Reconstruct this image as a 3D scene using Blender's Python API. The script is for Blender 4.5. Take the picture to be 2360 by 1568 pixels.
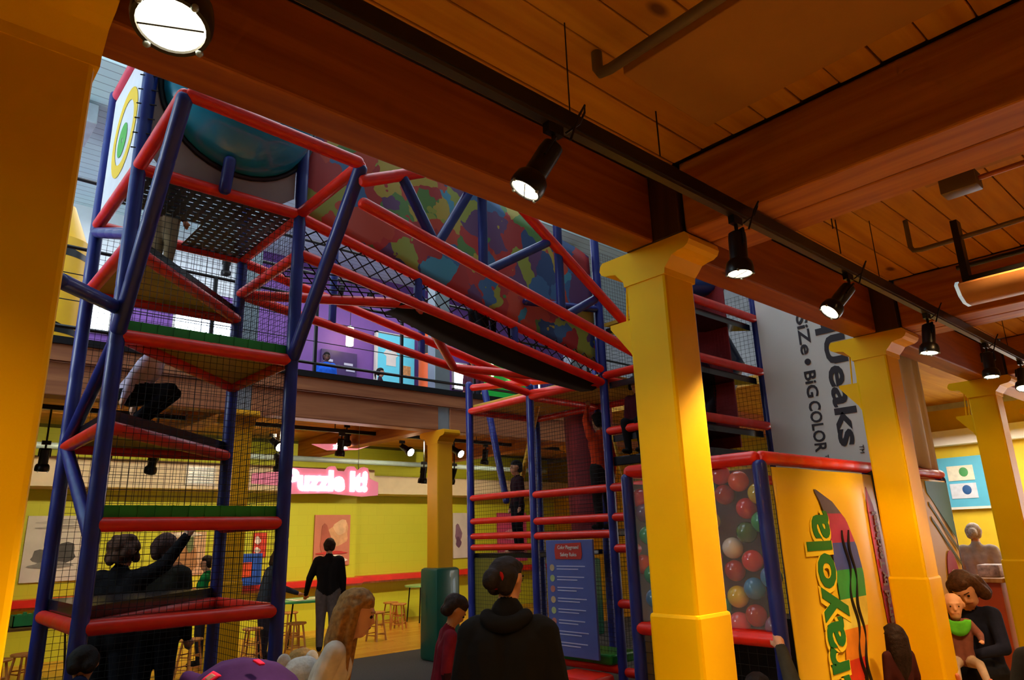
import bpy, bmesh, math, random
import numpy as np
from mathutils import Vector, Matrix, Quaternion
random.seed(7)
D = bpy.data
for o in list(D.objects): D.objects.remove(o)
SC = bpy.context.scene
COL = SC.collection
# ------------------------------------------------------------------ camera
cd = D.cameras.new('camera'); cam = D.objects.new('camera', cd); COL.objects.link(cam)
cd.sensor_width = 36.0; cd.lens = 1607.0 / 2360.0 * 36.0; cd.clip_start = 0.05; cd.clip_end = 200
Rr, Rd, Rf = (0.74647, -0.66472, -0.03022), (0.15888, 0.22246, -0.96191), (0.64619, 0.71323, 0.27168)
mw = Matrix(((Rr[0], -Rd[0], -Rf[0], 0), (Rr[1], -Rd[1], -Rf[1], 0), (Rr[2], -Rd[2], -Rf[2], 1.65), (0, 0, 0, 1)))
loc_, rot_, _s = mw.decompose(); cam.location = loc_; cam.rotation_mode = 'QUATERNION'; cam.rotation_quaternion = rot_
SC.camera = cam
SC.cycles.use_light_tree = False; SC.cycles.use_adaptive_sampling = True; SC.cycles.adaptive_threshold = .035; SC.cycles.light_sampling_threshold = .02
SC.cycles.max_bounces = 4; SC.cycles.diffuse_bounces = 3; SC.cycles.glossy_bounces = 2; SC.cycles.transmission_bounces = 3; SC.cycles.transparent_max_bounces = 6; SC.cycles.caustics_reflective = False; SC.cycles.caustics_refractive = False
# ------------------------------------------------------------------ world, large lights, exposure
SC.view_settings.view_transform = 'Standard'; SC.view_settings.look = 'None'
SC.view_settings.exposure = 0.0; SC.view_settings.gamma = 1.0; SC.view_settings.use_curve_mapping = False
w = D.worlds.new('world'); SC.world = w; w.use_nodes = True
w.node_tree.nodes['Background'].inputs[0].default_value = (0.62, 0.74, 0.85, 1)
w.node_tree.nodes['Background'].inputs[1].default_value = 0.5
WARM = (1.0, 0.62, 0.25); WARM2 = (1.0, 0.80, 0.52); DAY = (0.72, 0.87, 1.0)
def look(o, d): o.rotation_mode = 'QUATERNION'; o.rotation_quaternion = Vector(d).to_track_quat('-Z', 'Y')
def area(name, loc, d, sx, sy, p, col):
    l = D.lights.new(name, 'AREA'); l.shape = 'RECTANGLE'; l.size = sx; l.size_y = sy; l.energy = p; l.color = col
    o = D.objects.new(name, l); COL.objects.link(o); o.location = loc; look(o, d); return o
def spot(name, loc, d, p, ang, col, blend=.6, r=.05):
    l = D.lights.new(name, 'SPOT'); l.energy = p; l.spot_size = math.radians(ang); l.spot_blend = blend; l.color = col; l.shadow_soft_size = r
    o = D.objects.new(name, l); COL.objects.link(o); o.location = loc; look(o, d); return o
area('skylight_daylight', (4.0, 5.4, 7.9), (0, 0, -1), 8.0, 4.6, 230, DAY)
area('left_fill_daylight', (-5.0, 7.4, 4.7), (.7, .5, .6), 5.0, 2.4, 600, DAY)  # added cool fill for tower and upper ceiling; no window stands here
area('upper_floor_daylight', (5.0, 10.6, 7.0), (0, 0, -1), 9.0, 2.6, 220, (0.86, 0.90, 1.0))
for i, x in enumerate((2.2, 4.6, 7.2, 9.8)):
    spot('puzzle_zone_spot', (x, 10.4, 3.3), (0.02, 1, -0.5), 220, 105, WARM2, .9, .08)
for i, x in enumerate((3.6, 6.8, 9.4)):
    spot('puzzle_floor_spot', (x, 11.3, 3.3), (0, .1, -1), 150, 120, WARM2, .9, .08)
area('right_room_daylight', (12.2, 2.6, 3.1), (0, 0, -1), 2.0, 3.0, 180, (1.0, 0.93, 0.8))
# unseen lamps behind the camera: added floor fill, then track on columns and banner
for x in (-3, 0, 3, 6, 9, 12):
    for y in (-1.2, -3.6): spot('rear_fill_spot', (x, y, 3.4), (0, 0, -1), 62, 118, WARM, .5, .06)  # added, unseen fill: bounces off the floor onto ceiling and beams
for x, y, tx, ty, tz, p in ((-.9, .2, .12, 2.2, .7, 180), (1.2, .1, 3.2, 2.3, .9, 210), (3.6, .2, 5.2, 2.6, 1.3, 260), (4.4, .4, 6.4, 2.4, .9, 330), (4.9, .2, 5.9, 2.6, 1.2, 270), (7.0, .4, 9.4, 2.3, 1.4, 120)):
    spot('rear_track_spot', (x, y, 3.45), (tx - x, ty - y, tz - 3.45), p, 48, WARM, .8, .05)
for x in (-1.2, 1.6, 4.6, 7.6): spot('aisle_fill_spot', (x, .9, 3.15), (0, .25, -1), 55, 92, WARM, .7, .06)  # added, unseen fill: floor bounce for the beam undersides

# ------------------------------------------------------------------ materials
def lin(c):
    if isinstance(c, str): c = tuple(int(c[i:i + 2], 16) / 255 for i in (0, 2, 4))
    return tuple(x / 12.92 if x <= .04045 else ((x + .055) / 1.055) ** 2.4 for x in c)
MATS = {}
def mat(name, c, rough=.5, metal=0, var=.12, scale=6, bump=0, emis=0, ecol=None, trans=0, alpha=1, coat=0, spec=.5):
    if name in MATS: return MATS[name]
    m = D.materials.new(name); m.use_nodes = True; nt = m.node_tree; b = nt.nodes['Principled BSDF']
    l = lin(c)
    b.inputs['Roughness'].default_value = rough; b.inputs['Metallic'].default_value = metal
    b.inputs['Coat Weight'].default_value = coat; b.inputs['Specular IOR Level'].default_value = spec
    if var or bump:
        tc = nt.nodes.new('ShaderNodeTexCoord'); nz = nt.nodes.new('ShaderNodeTexNoise'); nz.inputs['Scale'].default_value = scale; nz.inputs['Detail'].default_value = 4
        nt.links.new(tc.outputs['Object'], nz.inputs['Vector'])
        rp = nt.nodes.new('ShaderNodeValToRGB'); rp.color_ramp.elements[0].position = .3; rp.color_ramp.elements[1].position = .7
        rp.color_ramp.elements[0].color = (*[x * (1 - var) for x in l], 1); rp.color_ramp.elements[1].color = (*[min(1, x * (1 + var)) for x in l], 1)
        nt.links.new(nz.outputs['Fac'], rp.inputs['Fac']); nt.links.new(rp.outputs['Color'], b.inputs['Base Color'])
        if bump:
            bp = nt.nodes.new('ShaderNodeBump'); bp.inputs['Strength'].default_value = bump; bp.inputs['Distance'].default_value = .02
            nt.links.new(nz.outputs['Fac'], bp.inputs['Height']); nt.links.new(bp.outputs['Normal'], b.inputs['Normal'])
    else: b.inputs['Base Color'].default_value = (*l, 1)
    if emis: b.inputs['Emission Color'].default_value = (*lin(ecol or c), 1); b.inputs['Emission Strength'].default_value = emis
    if trans: b.inputs['Transmission Weight'].default_value = trans; b.inputs['IOR'].default_value = 1.2
    if alpha < 1: b.inputs['Alpha'].default_value = alpha
    MATS[name] = m; return m
def wood(name, c1, c2, axis=0, rough=.55, freq=14, knots=True):
    if name in MATS: return MATS[name]
    m = D.materials.new(name); m.use_nodes = True; nt = m.node_tree; b = nt.nodes['Principled BSDF']; b.inputs['Roughness'].default_value = rough
    tc = nt.nodes.new('ShaderNodeTexCoord'); mp = nt.nodes.new('ShaderNodeMapping')
    sc = [freq] * 3; sc[axis] = freq * .06; mp.inputs['Scale'].default_value = sc
    oi = nt.nodes.new('ShaderNodeObjectInfo'); ad = nt.nodes.new('ShaderNodeVectorMath'); ad.operation = 'ADD'
    ml = nt.nodes.new('ShaderNodeMath'); ml.operation = 'MULTIPLY'; ml.inputs[1].default_value = 37.0
    nt.links.new(oi.outputs['Random'], ml.inputs[0]); nt.links.new(tc.outputs['Object'], ad.inputs[0]); nt.links.new(ml.outputs[0], ad.inputs[1])
    nt.links.new(ad.outputs[0], mp.inputs['Vector'])
    nz = nt.nodes.new('ShaderNodeTexNoise'); nz.inputs['Scale'].default_value = 1.0; nz.inputs['Detail'].default_value = 7; nz.inputs['Distortion'].default_value = .6
    nt.links.new(mp.outputs[0], nz.inputs['Vector'])
    rp = nt.nodes.new('ShaderNodeValToRGB'); rp.color_ramp.elements[0].position = .32; rp.color_ramp.elements[1].position = .68
    rp.color_ramp.elements[0].color = (*lin(c1), 1); rp.color_ramp.elements[1].color = (*lin(c2), 1)
    nt.links.new(nz.outputs['Fac'], rp.inputs['Fac'])
    out = rp.outputs['Color']
    if knots:
        mp2 = nt.nodes.new('ShaderNodeMapping'); s2 = [2.2] * 3; s2[axis] = 1.1; mp2.inputs['Scale'].default_value = s2
        nt.links.new(ad.outputs[0], mp2.inputs['Vector'])
        vo = nt.nodes.new('ShaderNodeTexVoronoi'); vo.inputs['Scale'].default_value = 1.0; nt.links.new(mp2.outputs[0], vo.inputs['Vector'])
        r2 = nt.nodes.new('ShaderNodeValToRGB'); r2.color_ramp.elements[0].position = .04; r2.color_ramp.elements[1].position = .085
        r2.color_ramp.elements[0].color = (.25, .16, .1, 1); r2.color_ramp.elements[1].color = (1, 1, 1, 1)
        nt.links.new(vo.outputs['Distance'], r2.inputs['Fac'])
        mx = nt.nodes.new('ShaderNodeMix'); mx.data_type = 'RGBA'; mx.blend_type = 'MULTIPLY'; mx.inputs['Factor'].default_value = 1
        nt.links.new(out, mx.inputs['A']); nt.links.new(r2.outputs['Color'], mx.inputs['B']); out = mx.outputs['Result']
    nt.links.new(out, b.inputs['Base Color'])
    bp = nt.nodes.new('ShaderNodeBump'); bp.inputs['Strength'].default_value = .15; nt.links.new(nz.outputs['Fac'], bp.inputs['Height']); nt.links.new(bp.outputs['Normal'], b.inputs['Normal'])
    MATS[name] = m; return m
def splat(name, cols, scale):          # fabric printed with paint splashes
    m = D.materials.new(name); m.use_nodes = True; nt = m.node_tree; b = nt.nodes['Principled BSDF']; b.inputs['Roughness'].default_value = .6
    tc = nt.nodes.new('ShaderNodeTexCoord'); nz = nt.nodes.new('ShaderNodeTexNoise'); nz.inputs['Scale'].default_value = 3.2; nz.inputs['Detail'].default_value = 3
    mxv = nt.nodes.new('ShaderNodeMix'); mxv.data_type = 'VECTOR'; mxv.inputs['Factor'].default_value = .34
    nt.links.new(tc.outputs['Object'], nz.inputs['Vector']); nt.links.new(tc.outputs['Object'], mxv.inputs[4]); nt.links.new(nz.outputs['Color'], mxv.inputs[5])
    vo = nt.nodes.new('ShaderNodeTexVoronoi'); vo.inputs['Scale'].default_value = scale; nt.links.new(mxv.outputs[1], vo.inputs['Vector'])
    sp = nt.nodes.new('ShaderNodeSeparateColor'); nt.links.new(vo.outputs['Color'], sp.inputs[0])
    rp = nt.nodes.new('ShaderNodeValToRGB'); rp.color_ramp.interpolation = 'CONSTANT'; el = rp.color_ramp.elements
    while len(el) < len(cols): el.new(1)
    for i, c in enumerate(cols): el[i].position = i / len(cols); el[i].color = (*lin(c), 1)
    nt.links.new(sp.outputs[0], rp.inputs['Fac']); nt.links.new(rp.outputs['Color'], b.inputs['Base Color'])
    MATS[name] = m; return m
def planked(name, c1, c2, bw, bh, axis='xy', rough=.4, mortar='2a1608', msize=.008):
    m = D.materials.new(name); m.use_nodes = True; nt = m.node_tree; b = nt.nodes['Principled BSDF']; b.inputs['Roughness'].default_value = rough
    tc = nt.nodes.new('ShaderNodeTexCoord'); br = nt.nodes.new('ShaderNodeTexBrick')
    br.inputs['Scale'].default_value = 1; br.inputs['Brick Width'].default_value = bw; br.inputs['Row Height'].default_value = bh; br.inputs['Mortar Size'].default_value = msize
    br.inputs['Color1'].default_value = (*lin(c1), 1); br.inputs['Color2'].default_value = (*lin(c2), 1); br.inputs['Mortar'].default_value = (*lin(mortar), 1)
    v = tc.outputs['Object']
    if axis != 'xy':
        s = nt.nodes.new('ShaderNodeSeparateXYZ'); c = nt.nodes.new('ShaderNodeCombineXYZ'); nt.links.new(v, s.inputs[0])
        nt.links.new(s.outputs['XYZ'.index(axis[0].upper())], c.inputs[0]); nt.links.new(s.outputs['XYZ'.index(axis[1].upper())], c.inputs[1]); v = c.outputs[0]
    nt.links.new(v, br.inputs['Vector']); nt.links.new(br.outputs['Color'], b.inputs['Base Color'])
    MATS[name] = m; return m

RED = mat('red_vinyl', 'f0260a', .4, var=.08, scale=9, bump=.05, coat=.1)
BLUE = mat('blue_vinyl', '17257a', .4, var=.1, scale=9, bump=.05, coat=.1)
GREEN = mat('green_vinyl', '1f8a2c', .4, var=.08, scale=9)
BLACKV = mat('black_vinyl', '15171c', .25, var=.1, coat=.3)
YPLY = mat('yellow_plywood', 'c69a2a', .6, var=.12)
NETB = mat('black_cord', '0c0c0e', .8, var=0)
NETR = mat('red_cord', '8a1020', .8, var=0)
BLACKM = mat('black_metal', '0d0c0c', .35, var=.1, spec=.4)
STEEL = mat('grey_steel', '8d9aa0', .4, .6, var=.06)
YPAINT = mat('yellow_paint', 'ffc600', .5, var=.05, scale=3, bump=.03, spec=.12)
YDIM = mat('yellow_paint_dimmed', 'd8940c', .5, var=.05, scale=3, bump=.03, spec=.12)  # same yellow paint, darkened for the dim light on the far columns
BEAMW = wood('timber_x', '8c4408', 'b0640e', 0); BEAMY = wood('timber_y', '9a4e0a', 'c47c1c', 1)
PLANK = wood('pine_plank', 'b87a1c', 'd8a02c', 0, freq=10)
DARKW = wood('dark_timber', '3a2314', '4d3020', 2, knots=False)
STOOLW = wood('stool_wood', 'a9682a', 'cf9048', 2, rough=.35, knots=False)
WHITE = mat('white_paint', 'e6e2d8', .5, var=.03)
LENS = mat('lamp_lens', 'fff4d8', .3, var=0, emis=9, ecol='fff0c8')
LENSF = mat('lamp_lens_far', 'fff4d8', .3, var=0, emis=22, ecol='fff0d0')

# ------------------------------------------------------------------ mesh helpers
class MB:
    def __init__(s): s.v = []; s.f = []; s.m = []
    def add(s, vs, fs, mi=0):
        n = len(s.v); s.v += [tuple(p) for p in vs]; s.f += [tuple(i + n for i in f) for f in fs]; s.m += [mi] * len(fs); return s
    def box(s, a, b, mi=0, M=None):
        (x0, y0, z0), (x1, y1, z1) = a, b
        vs = [Vector(p) for p in ((x0, y0, z0), (x1, y0, z0), (x1, y1, z0), (x0, y1, z0), (x0, y0, z1), (x1, y0, z1), (x1, y1, z1), (x0, y1, z1))]
        if M is not None: vs = [M @ v for v in vs]
        return s.add(vs, [(0, 3, 2, 1), (4, 5, 6, 7), (0, 1, 5, 4), (1, 2, 6, 5), (2, 3, 7, 6), (3, 0, 4, 7)], mi)
    def bbox(s, a, b, bev=.01, mi=0):        # box with chamfered edges
        bm = bmesh.new(); bmesh.ops.create_cube(bm, size=1)
        for v in bm.verts: v.co = Vector([(a[i] + b[i]) / 2 + v.co[i] * (b[i] - a[i]) for i in range(3)])
        bmesh.ops.bevel(bm, geom=list(bm.edges), offset=bev, segments=2, affect='EDGES', profile=.5)
        bm.verts.index_update(); s.add([v.co[:] for v in bm.verts], [[v.index for v in f.verts] for f in bm.faces], mi); bm.free(); return s
    def tube(s, pts, r, n=12, mi=0, caps=True, closed=False):
        pts = [Vector(p) for p in pts]; rs = r if isinstance(r, (list, tuple)) else [r] * len(pts)
        t0 = (pts[1] - pts[0]).normalized(); ref = Vector((0, 0, 1)) if abs(t0.z) < .9 else Vector((1, 0, 0))
        u = t0.cross(ref).normalized(); vs = []; k = len(pts)
        for i, p in enumerate(pts):
            a = pts[i - 1] if (i or closed) else p; b = pts[(i + 1) % k] if (i < k - 1 or closed) else p
            t = (b - a).normalized(); u = (u - t * u.dot(t)).normalized(); w_ = t.cross(u)
            vs += [p + (u * math.cos(2 * math.pi * j / n) + w_ * math.sin(2 * math.pi * j / n)) * rs[i] for j in range(n)]
        fs = []
        for i in range(k if closed else k - 1):
            i2 = (i + 1) % k
            fs += [(i * n + j, i * n + (j + 1) % n, i2 * n + (j + 1) % n, i2 * n + j) for j in range(n)]
        if caps and not closed: fs += [tuple(range(n - 1, -1, -1)), tuple((k - 1) * n + j for j in range(n))]
        return s.add(vs, fs, mi)
    def pad(s, a, b, r, n=14, seam=.3, mi=0):   # foam padded pipe with shallow seams and rounded ends
        a, b = Vector(a), Vector(b); L = (b - a).length; d = (b - a) / L
        st = [(0, .55), (r * .25, .85), (r * .6, .98), (r * .9, 1)]
        x = seam
        while x < L - seam * .6:
            st += [(x - .018, 1), (x, .955), (x + .018, 1)]; x += seam
        st += [(L - r * .9, 1), (L - r * .6, .98), (L - r * .25, .85), (L, .55)]
        return s.tube([a + d * t for t, _ in st], [r * k for _, k in st], n, mi)
    def ell(s, c, r, nu=16, nv=10, mi=0, M=None):
        r = (r, r, r) if not isinstance(r, (tuple, list)) else r; vs = []; c = Vector(c)
        for i in range(1, nv):
            t = math.pi * i / nv
            for j in range(nu):
                p = 2 * math.pi * j / nu; q = Vector((r[0] * math.sin(t) * math.cos(p), r[1] * math.sin(t) * math.sin(p), r[2] * math.cos(t)))
                vs.append(c + (M @ q if M is not None else q))
        top = Vector((0, 0, r[2])); top = M @ top if M is not None else top
        vs += [c + top, c - top]; a, b = len(vs) - 2, len(vs) - 1
        fs = [(a, j, (j + 1) % nu) for j in range(nu)]
        for i in range(nv - 2): fs += [(i * nu + j, (i + 1) * nu + j, (i + 1) * nu + (j + 1) % nu, i * nu + (j + 1) % nu) for j in range(nu)]
        fs += [((nv - 2) * nu + (j + 1) % nu, (nv - 2) * nu + j, b) for j in range(nu)]
        return s.add(vs, fs, mi)
    def prism(s, poly, d, mi=0):              # planar polygon (3d points) pushed along d
        d = Vector(d); n = len(poly); p = [Vector(q) for q in poly]
        nr = Vector((0, 0, 0))
        for i in range(n): nr += p[i].cross(p[(i + 1) % n])
        if nr.dot(d) > 0: p.reverse()
        return s.add(p + [q + d for q in p], [tuple(range(n)), tuple(range(2 * n - 1, n - 1, -1))] + [(i, i + n, (i + 1) % n + n, (i + 1) % n) for i in range(n)], mi)
    def lathe(s, c, prof, n=24, mi=0, M=None):   # profile (r, h) about local z at c
        c = Vector(c); vs = []; k = len(prof)
        for r, h in prof:
            for j in range(n):
                q = Vector((r * math.cos(2 * math.pi * j / n), r * math.sin(2 * math.pi * j / n), h)); vs.append(c + (M @ q if M is not None else q))
        fs = [(i * n + j, i * n + (j + 1) % n, (i + 1) * n + (j + 1) % n, (i + 1) * n + j) for i in range(k - 1) for j in range(n)]
        fs += [tuple(range(n - 1, -1, -1)), tuple((k - 1) * n + j for j in range(n))]
        return s.add(vs, fs, mi)
    def mesh(s, name, mats, smooth=True, ang=40):
        me = D.meshes.new(name); me.from_pydata(s.v, [], s.f)
        for m in (mats if isinstance(mats, (list, tuple)) else [mats]): me.materials.append(m)
        me.polygons.foreach_set('material_index', s.m)
        if smooth: me.polygons.foreach_set('use_smooth', [True] * len(s.f)); me.update(); me.set_sharp_from_angle(angle=math.radians(ang))
        me.update(); return me
    def build(s, name, mats, parent=None, smooth=True, **k):
        o = D.objects.new(name, s.mesh(name, mats, smooth)); COL.objects.link(o)
        if parent is not None: par(o, parent)
        return tag(o, **k)
def par(o, p):
    o.parent = p; t = p
    off = Vector((0, 0, 0))
    while t is not None: off += t.location; t = t.parent if t.type == 'EMPTY' else None
    o.matrix_parent_inverse = Matrix.Translation(-off)
def tag(o, label=None, cat=None, group=None, kind=None):
    if label: o['label'] = label
    if cat: o['category'] = cat
    if group: o['group'] = group
    if kind: o['kind'] = kind
    return o
def thing(name, loc, label=None, cat=None, group=None, kind=None):
    o = D.objects.new(name, None); o.empty_display_size = .1; COL.objects.link(o); o.location = loc
    return tag(o, label, cat, group, kind)
def dup(root, loc, rz=0, label=None, group=None):
    r = root.copy(); COL.objects.link(r); r.location = loc; r.rotation_euler = (0, 0, rz)
    if label: r['label'] = label
    if group: r['group'] = group
    for ch in root.children:
        c = ch.copy(); COL.objects.link(c); c.parent = r; c.matrix_parent_inverse = ch.matrix_parent_inverse.copy()
        for g in ch.children:
            d = g.copy(); COL.objects.link(d); d.parent = c; d.matrix_parent_inverse = g.matrix_parent_inverse.copy()
    return r
def text(name, s, size, origin, right, up, m, parent=None, off=0, ext=.002, width=None, align='LEFT', **k):
    cu = D.curves.new(name, 'FONT'); cu.body = s; cu.size = size; cu.offset = off; cu.extrude = ext; cu.align_x = align; cu.resolution_u = 3
    t = D.objects.new(name, cu); COL.objects.link(t); bpy.context.view_layer.update()
    me = D.meshes.new_from_object(t.evaluated_get(bpy.context.evaluated_depsgraph_get())); D.objects.remove(t); D.curves.remove(cu)
    n = len(me.vertices); co = np.empty(n * 3); me.vertices.foreach_get('co', co); co = co.reshape(-1, 3)
    if width: co[:, 0] *= width / (co[:, 0].max() - co[:, 0].min()); 
    r_, u_ = Vector(right).normalized(), Vector(up).normalized(); n_ = r_.cross(u_)
    co = co @ np.array([r_, u_, n_]) + np.array(origin); me.vertices.foreach_set('co', co.ravel()); me.materials.clear(); me.materials.append(m); me.update(); me.name = name
    o = D.objects.new(name, me); COL.objects.link(o)
    if parent is not None: par(o, parent)
    return tag(o, **k)
def net(a, u, v, nu, nv, t=.0017):             # rectangular cord net: corner a, edge vectors u v
    b = MB(); a, u, v = Vector(a), Vector(u), Vector(v)
    for i in range(nu + 1): p = a + u * i / nu; b.tube([p, p + v], t, 4, caps=False)
    for i in range(nv + 1): p = a + v * i / nv; b.tube([p, p + u], t, 4, caps=False)
    return b
def dnet(a, u, v, nu, nv, t=.006):             # knotted diamond net
    b = MB(); a, u, v = Vector(a), Vector(u), Vector(v); P = lambda i, j: a + u * (i / nu) + v * (j / nv)
    for i in range(nu):
        for j in range(nv):
            if (i + j) % 2 == 0: b.tube([P(i, j), P(i + 1, j + 1)], t, 4, caps=False)
            else: b.tube([P(i + 1, j), P(i, j + 1)], t, 4, caps=False)
    return b
# ================================================================== the setting
def struct(name, mb, m, parent=None, smooth=False, kind='structure'):
    return mb.build(name, m, parent, smooth=smooth, kind=kind if parent is None else None)
CARPET = mat('charcoal_carpet', '3b3733', .95, var=.25, scale=60, bump=.3)
FLOORW = planked('orange_floor_boards', 'c9862a', 'dc9c3a', 1.4, .12, rough=.22, mortar='8a5a20', msize=.004)
LIME = planked('lime_brick', 'c6ca26', 'c9cd29', .4, .2, 'xz', .6, mortar='bec222', msize=.004)
PURPLE = mat('purple_wall', '7d4fa0', .6, var=.04)
YWALL = mat('sunny_wall', 'e8c62a', .6, var=.04)
CREAM = mat('cream_board', 'cfc2a4', .6, var=.05)
fl = struct('floor', MB().box((-8, 3.4, -.12), (16, 9.85, 0)), CARPET)
struct('floor', MB().box((-8, -6, -.12), (16, 3.4, 0)), planked('bounce_floor', 'c89a5a', 'd4aa6c', 1.6, .1, rough=.35, mortar='8a6a3a', msize=.003))  # unseen pale boards, chosen to bounce lamp light up to the ceiling
struct('floor', MB().box((-8, 9.85, -.12), (16, 16, 0.004)), FLOORW)
struct('wall_back', MB().box((-8, 13.6, 0), (7.7, 13.8, 2.62)).box((7.7, 13.95, 0), (16, 14.15, 2.62)).box((7.6, 13.8, 0), (7.7, 13.95, 2.62)).box((-8, 14.15, 2.62), (16, 14.25, 3.84)), LIME)
sof = struct('trim_1', MB().box((-8, 12.9, 2.62), (7.7, 13.8, 3.08)).box((7.7, 13.25, 2.62), (16, 14.15, 3.0)), CREAM)
vent = MB().box((3.95, 12.86, 2.66), (4.45, 12.9, 3.0)); 
vt = thing('air_vent', (4.2, 12.88, 2.66), 'white framed air vent on the cream soffit above the puzzle room', 'vent')
MB().box((3.95, 12.86, 2.68), (4.45, 12.9, 3.02)).build('frame', WHITE, vt, smooth=False)
for i in range(7): MB().box((3.99, 12.845, 2.72 + i * .04), (4.41, 12.86, 2.742 + i * .04)).build('slat', STEEL, vt, smooth=False)
struct('wall_left', MB().box((-8.2, -6, 0), (-8, 16, 7.4)), YWALL)
struct('wall_right', MB().box((14, -6, 0), (14.2, 16, 3.6)), YWALL)
struct('wall_front', MB().box((-8, -6.2, 0), (16, -6, 3.6)), CREAM)
# --- near ceiling: slab with pine planks between the cross beams
SLABZ = 3.70
cl = struct('ceiling', MB().box((-8, -6, SLABZ), (16, 2.42, 3.84)), DARKW)
bays = [(-2.2, -.05), (.45, 3.1), (3.62, 6.22), (6.74, 9.34), (9.86, 13.9)]
pm = {}
for bi, (x0, x1) in enumerate(bays):
    for k in range(15):
        y1 = 2.19 - k * .19; y0 = y1 - .184; cuts = [x0, x1]
        dz = random.uniform(-.004, .004)
        ex = round(x1 - x0, 2)
        me = pm.get(ex)
        if me is None:
            me = MB().bbox((-ex / 2, -.092, -.03), (ex / 2, .092, 0), .006).mesh('plank', PLANK, False); pm[ex] = me
        o = D.objects.new('plank', me); COL.objects.link(o); o.location = ((x0 + x1) / 2, (y0 + y1) / 2, SLABZ + dz); o.parent = cl
struct('ceiling', MB().box((-8, -6, SLABZ - .03), (16, -.66, SLABZ)), PLANK)
struct('ceiling', MB().box((9.4, 2.42, SLABZ), (14, 8.6, 3.84)), PLANK)
for i, y in enumerate((4.4, 6.5)): tag(MB().bbox((9.4, y, 3.35), (14, y + .22, 3.7), .01).build('timber_beam', BEAMW, smooth=False), ('nearer', 'farther')[i] + ' low timber above the right hand room', 'beam')
fc = struct('ceiling', MB().box((-8, 8.9, SLABZ), (16, 16, 3.84)), DARKW)
me = MB().bbox((-9, -.19, -.03), (9, .19, 0), .008).mesh('plank', PLANK, False)
for k in range(12):
    o = D.objects.new('plank', me); COL.objects.link(o); o.location = (6, 9.12 + k * .385, SLABZ + random.uniform(-.004, .004)); o.parent = fc
# flush panels in the near ceiling
PANEL = mat('dull_panel', 'b0803c', .8, var=.04)
tag(MB().bbox((2.2, -3, 3.625), (2.86, 1.63, 3.668), .004).build('ceiling_panel', PANEL, smooth=False), 'smooth tan sound panel between the grey pipe and the big cross beam', 'panel')
tag(MB().bbox((4.05, -3, 3.625), (4.5, 1.15, 3.668), .004).build('ceiling_panel', PANEL, smooth=False), 'smooth tan sound panel on the planks beyond the big cross beam', 'panel')
# --- columns
BAY = 3.12; CY = 2.287; S = .14
def column(x, y, label, pad, padh=1.25,  upper=DARKW, uz=3.67, brackets=True, rod=True):
    t = thing('timber_column', (x, y, 0), label, 'column'); PT = YPAINT if y < 5 else YDIM
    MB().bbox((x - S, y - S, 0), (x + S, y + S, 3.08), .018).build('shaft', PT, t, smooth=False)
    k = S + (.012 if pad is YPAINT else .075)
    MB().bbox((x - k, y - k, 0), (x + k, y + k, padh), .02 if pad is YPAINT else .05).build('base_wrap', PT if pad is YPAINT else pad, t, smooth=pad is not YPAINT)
    # capital: profile in y-z pushed along x
    pr = [(-.145, 3.05), (-.15, 3.085), (-.175, 3.11), (-.205, 3.145), (-.245, 3.155), (-.285, 3.16), (-.312, 3.175), (-.325, 3.20), (-.318, 3.23), (-.30, 3.25)]
    poly = [(x - .15, y + a, z) for a, z in pr] + [(x - .15, y - a, z) for a, z in reversed(pr)]
    cp = MB().prism(poly, (.30, 0, 0)).build('capital', PT, t, smooth=False)
    for sx in (-.07, .07):
        for q in (0, 1): MB().ell((x + sx, y - .2 - q * .06, 3.185 + q * .035), (.018, .018, .012), 10, 6).build('bolt', PT, cp)
    if brackets:
        b = MB().prism([(x - .1, y + S, 2.86), (x - .1, y + S + .17, 2.86), (x - .1, y + S + .17, 2.835), (x - .1, y + S + .03, 2.66), (x - .1, y + S, 2.6)], (.2, 0, 0)).build('bracket', YPAINT, t, smooth=False)
        for sx in (-.06, .06): MB().tube([(x + sx, y + S + .07, 2.86), (x + sx, y + S + .05, 3.12)], .007, 8).build('tie_rod', YPAINT, b)
    MB().bbox((x - .16, y - (.28 if y < 5 else .1), 3.25), (x + .13, y + .1, uz), .008).build('post_block', upper, t, smooth=False)
    return t
GREENPAD = mat('dark_green_pad', '0d4a38', .35, var=.06, coat=.2)
column(.15, CY, 'yellow painted column at the far left edge, closest to the camera', YPAINT)
column(3.12 + S, CY, 'yellow square column in front of the ball wall', YPAINT)
column(6.24 + S, CY, 'yellow square column crossing the white lettered banner', YPAINT)
column(9.36 + S, CY, 'yellow square column beside the orange counter', YPAINT)
column(12.48 + S, CY, 'farthest yellow column at the right edge', YPAINT)
FY = 8.78
column(3.12 + S, FY, 'dim yellow column seen through the left climbing tower net', YPAINT, 1.25, STEEL, 7.2, False)
column(6.24 + S, FY, 'dim yellow column with a dark green padded base in the middle', GREENPAD, 1.25, STEEL, 7.2, False)
column(9.36 + S, FY, 'dim yellow column behind the right climbing tower', GREENPAD, 1.25, STEEL, 7.2, False)
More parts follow.
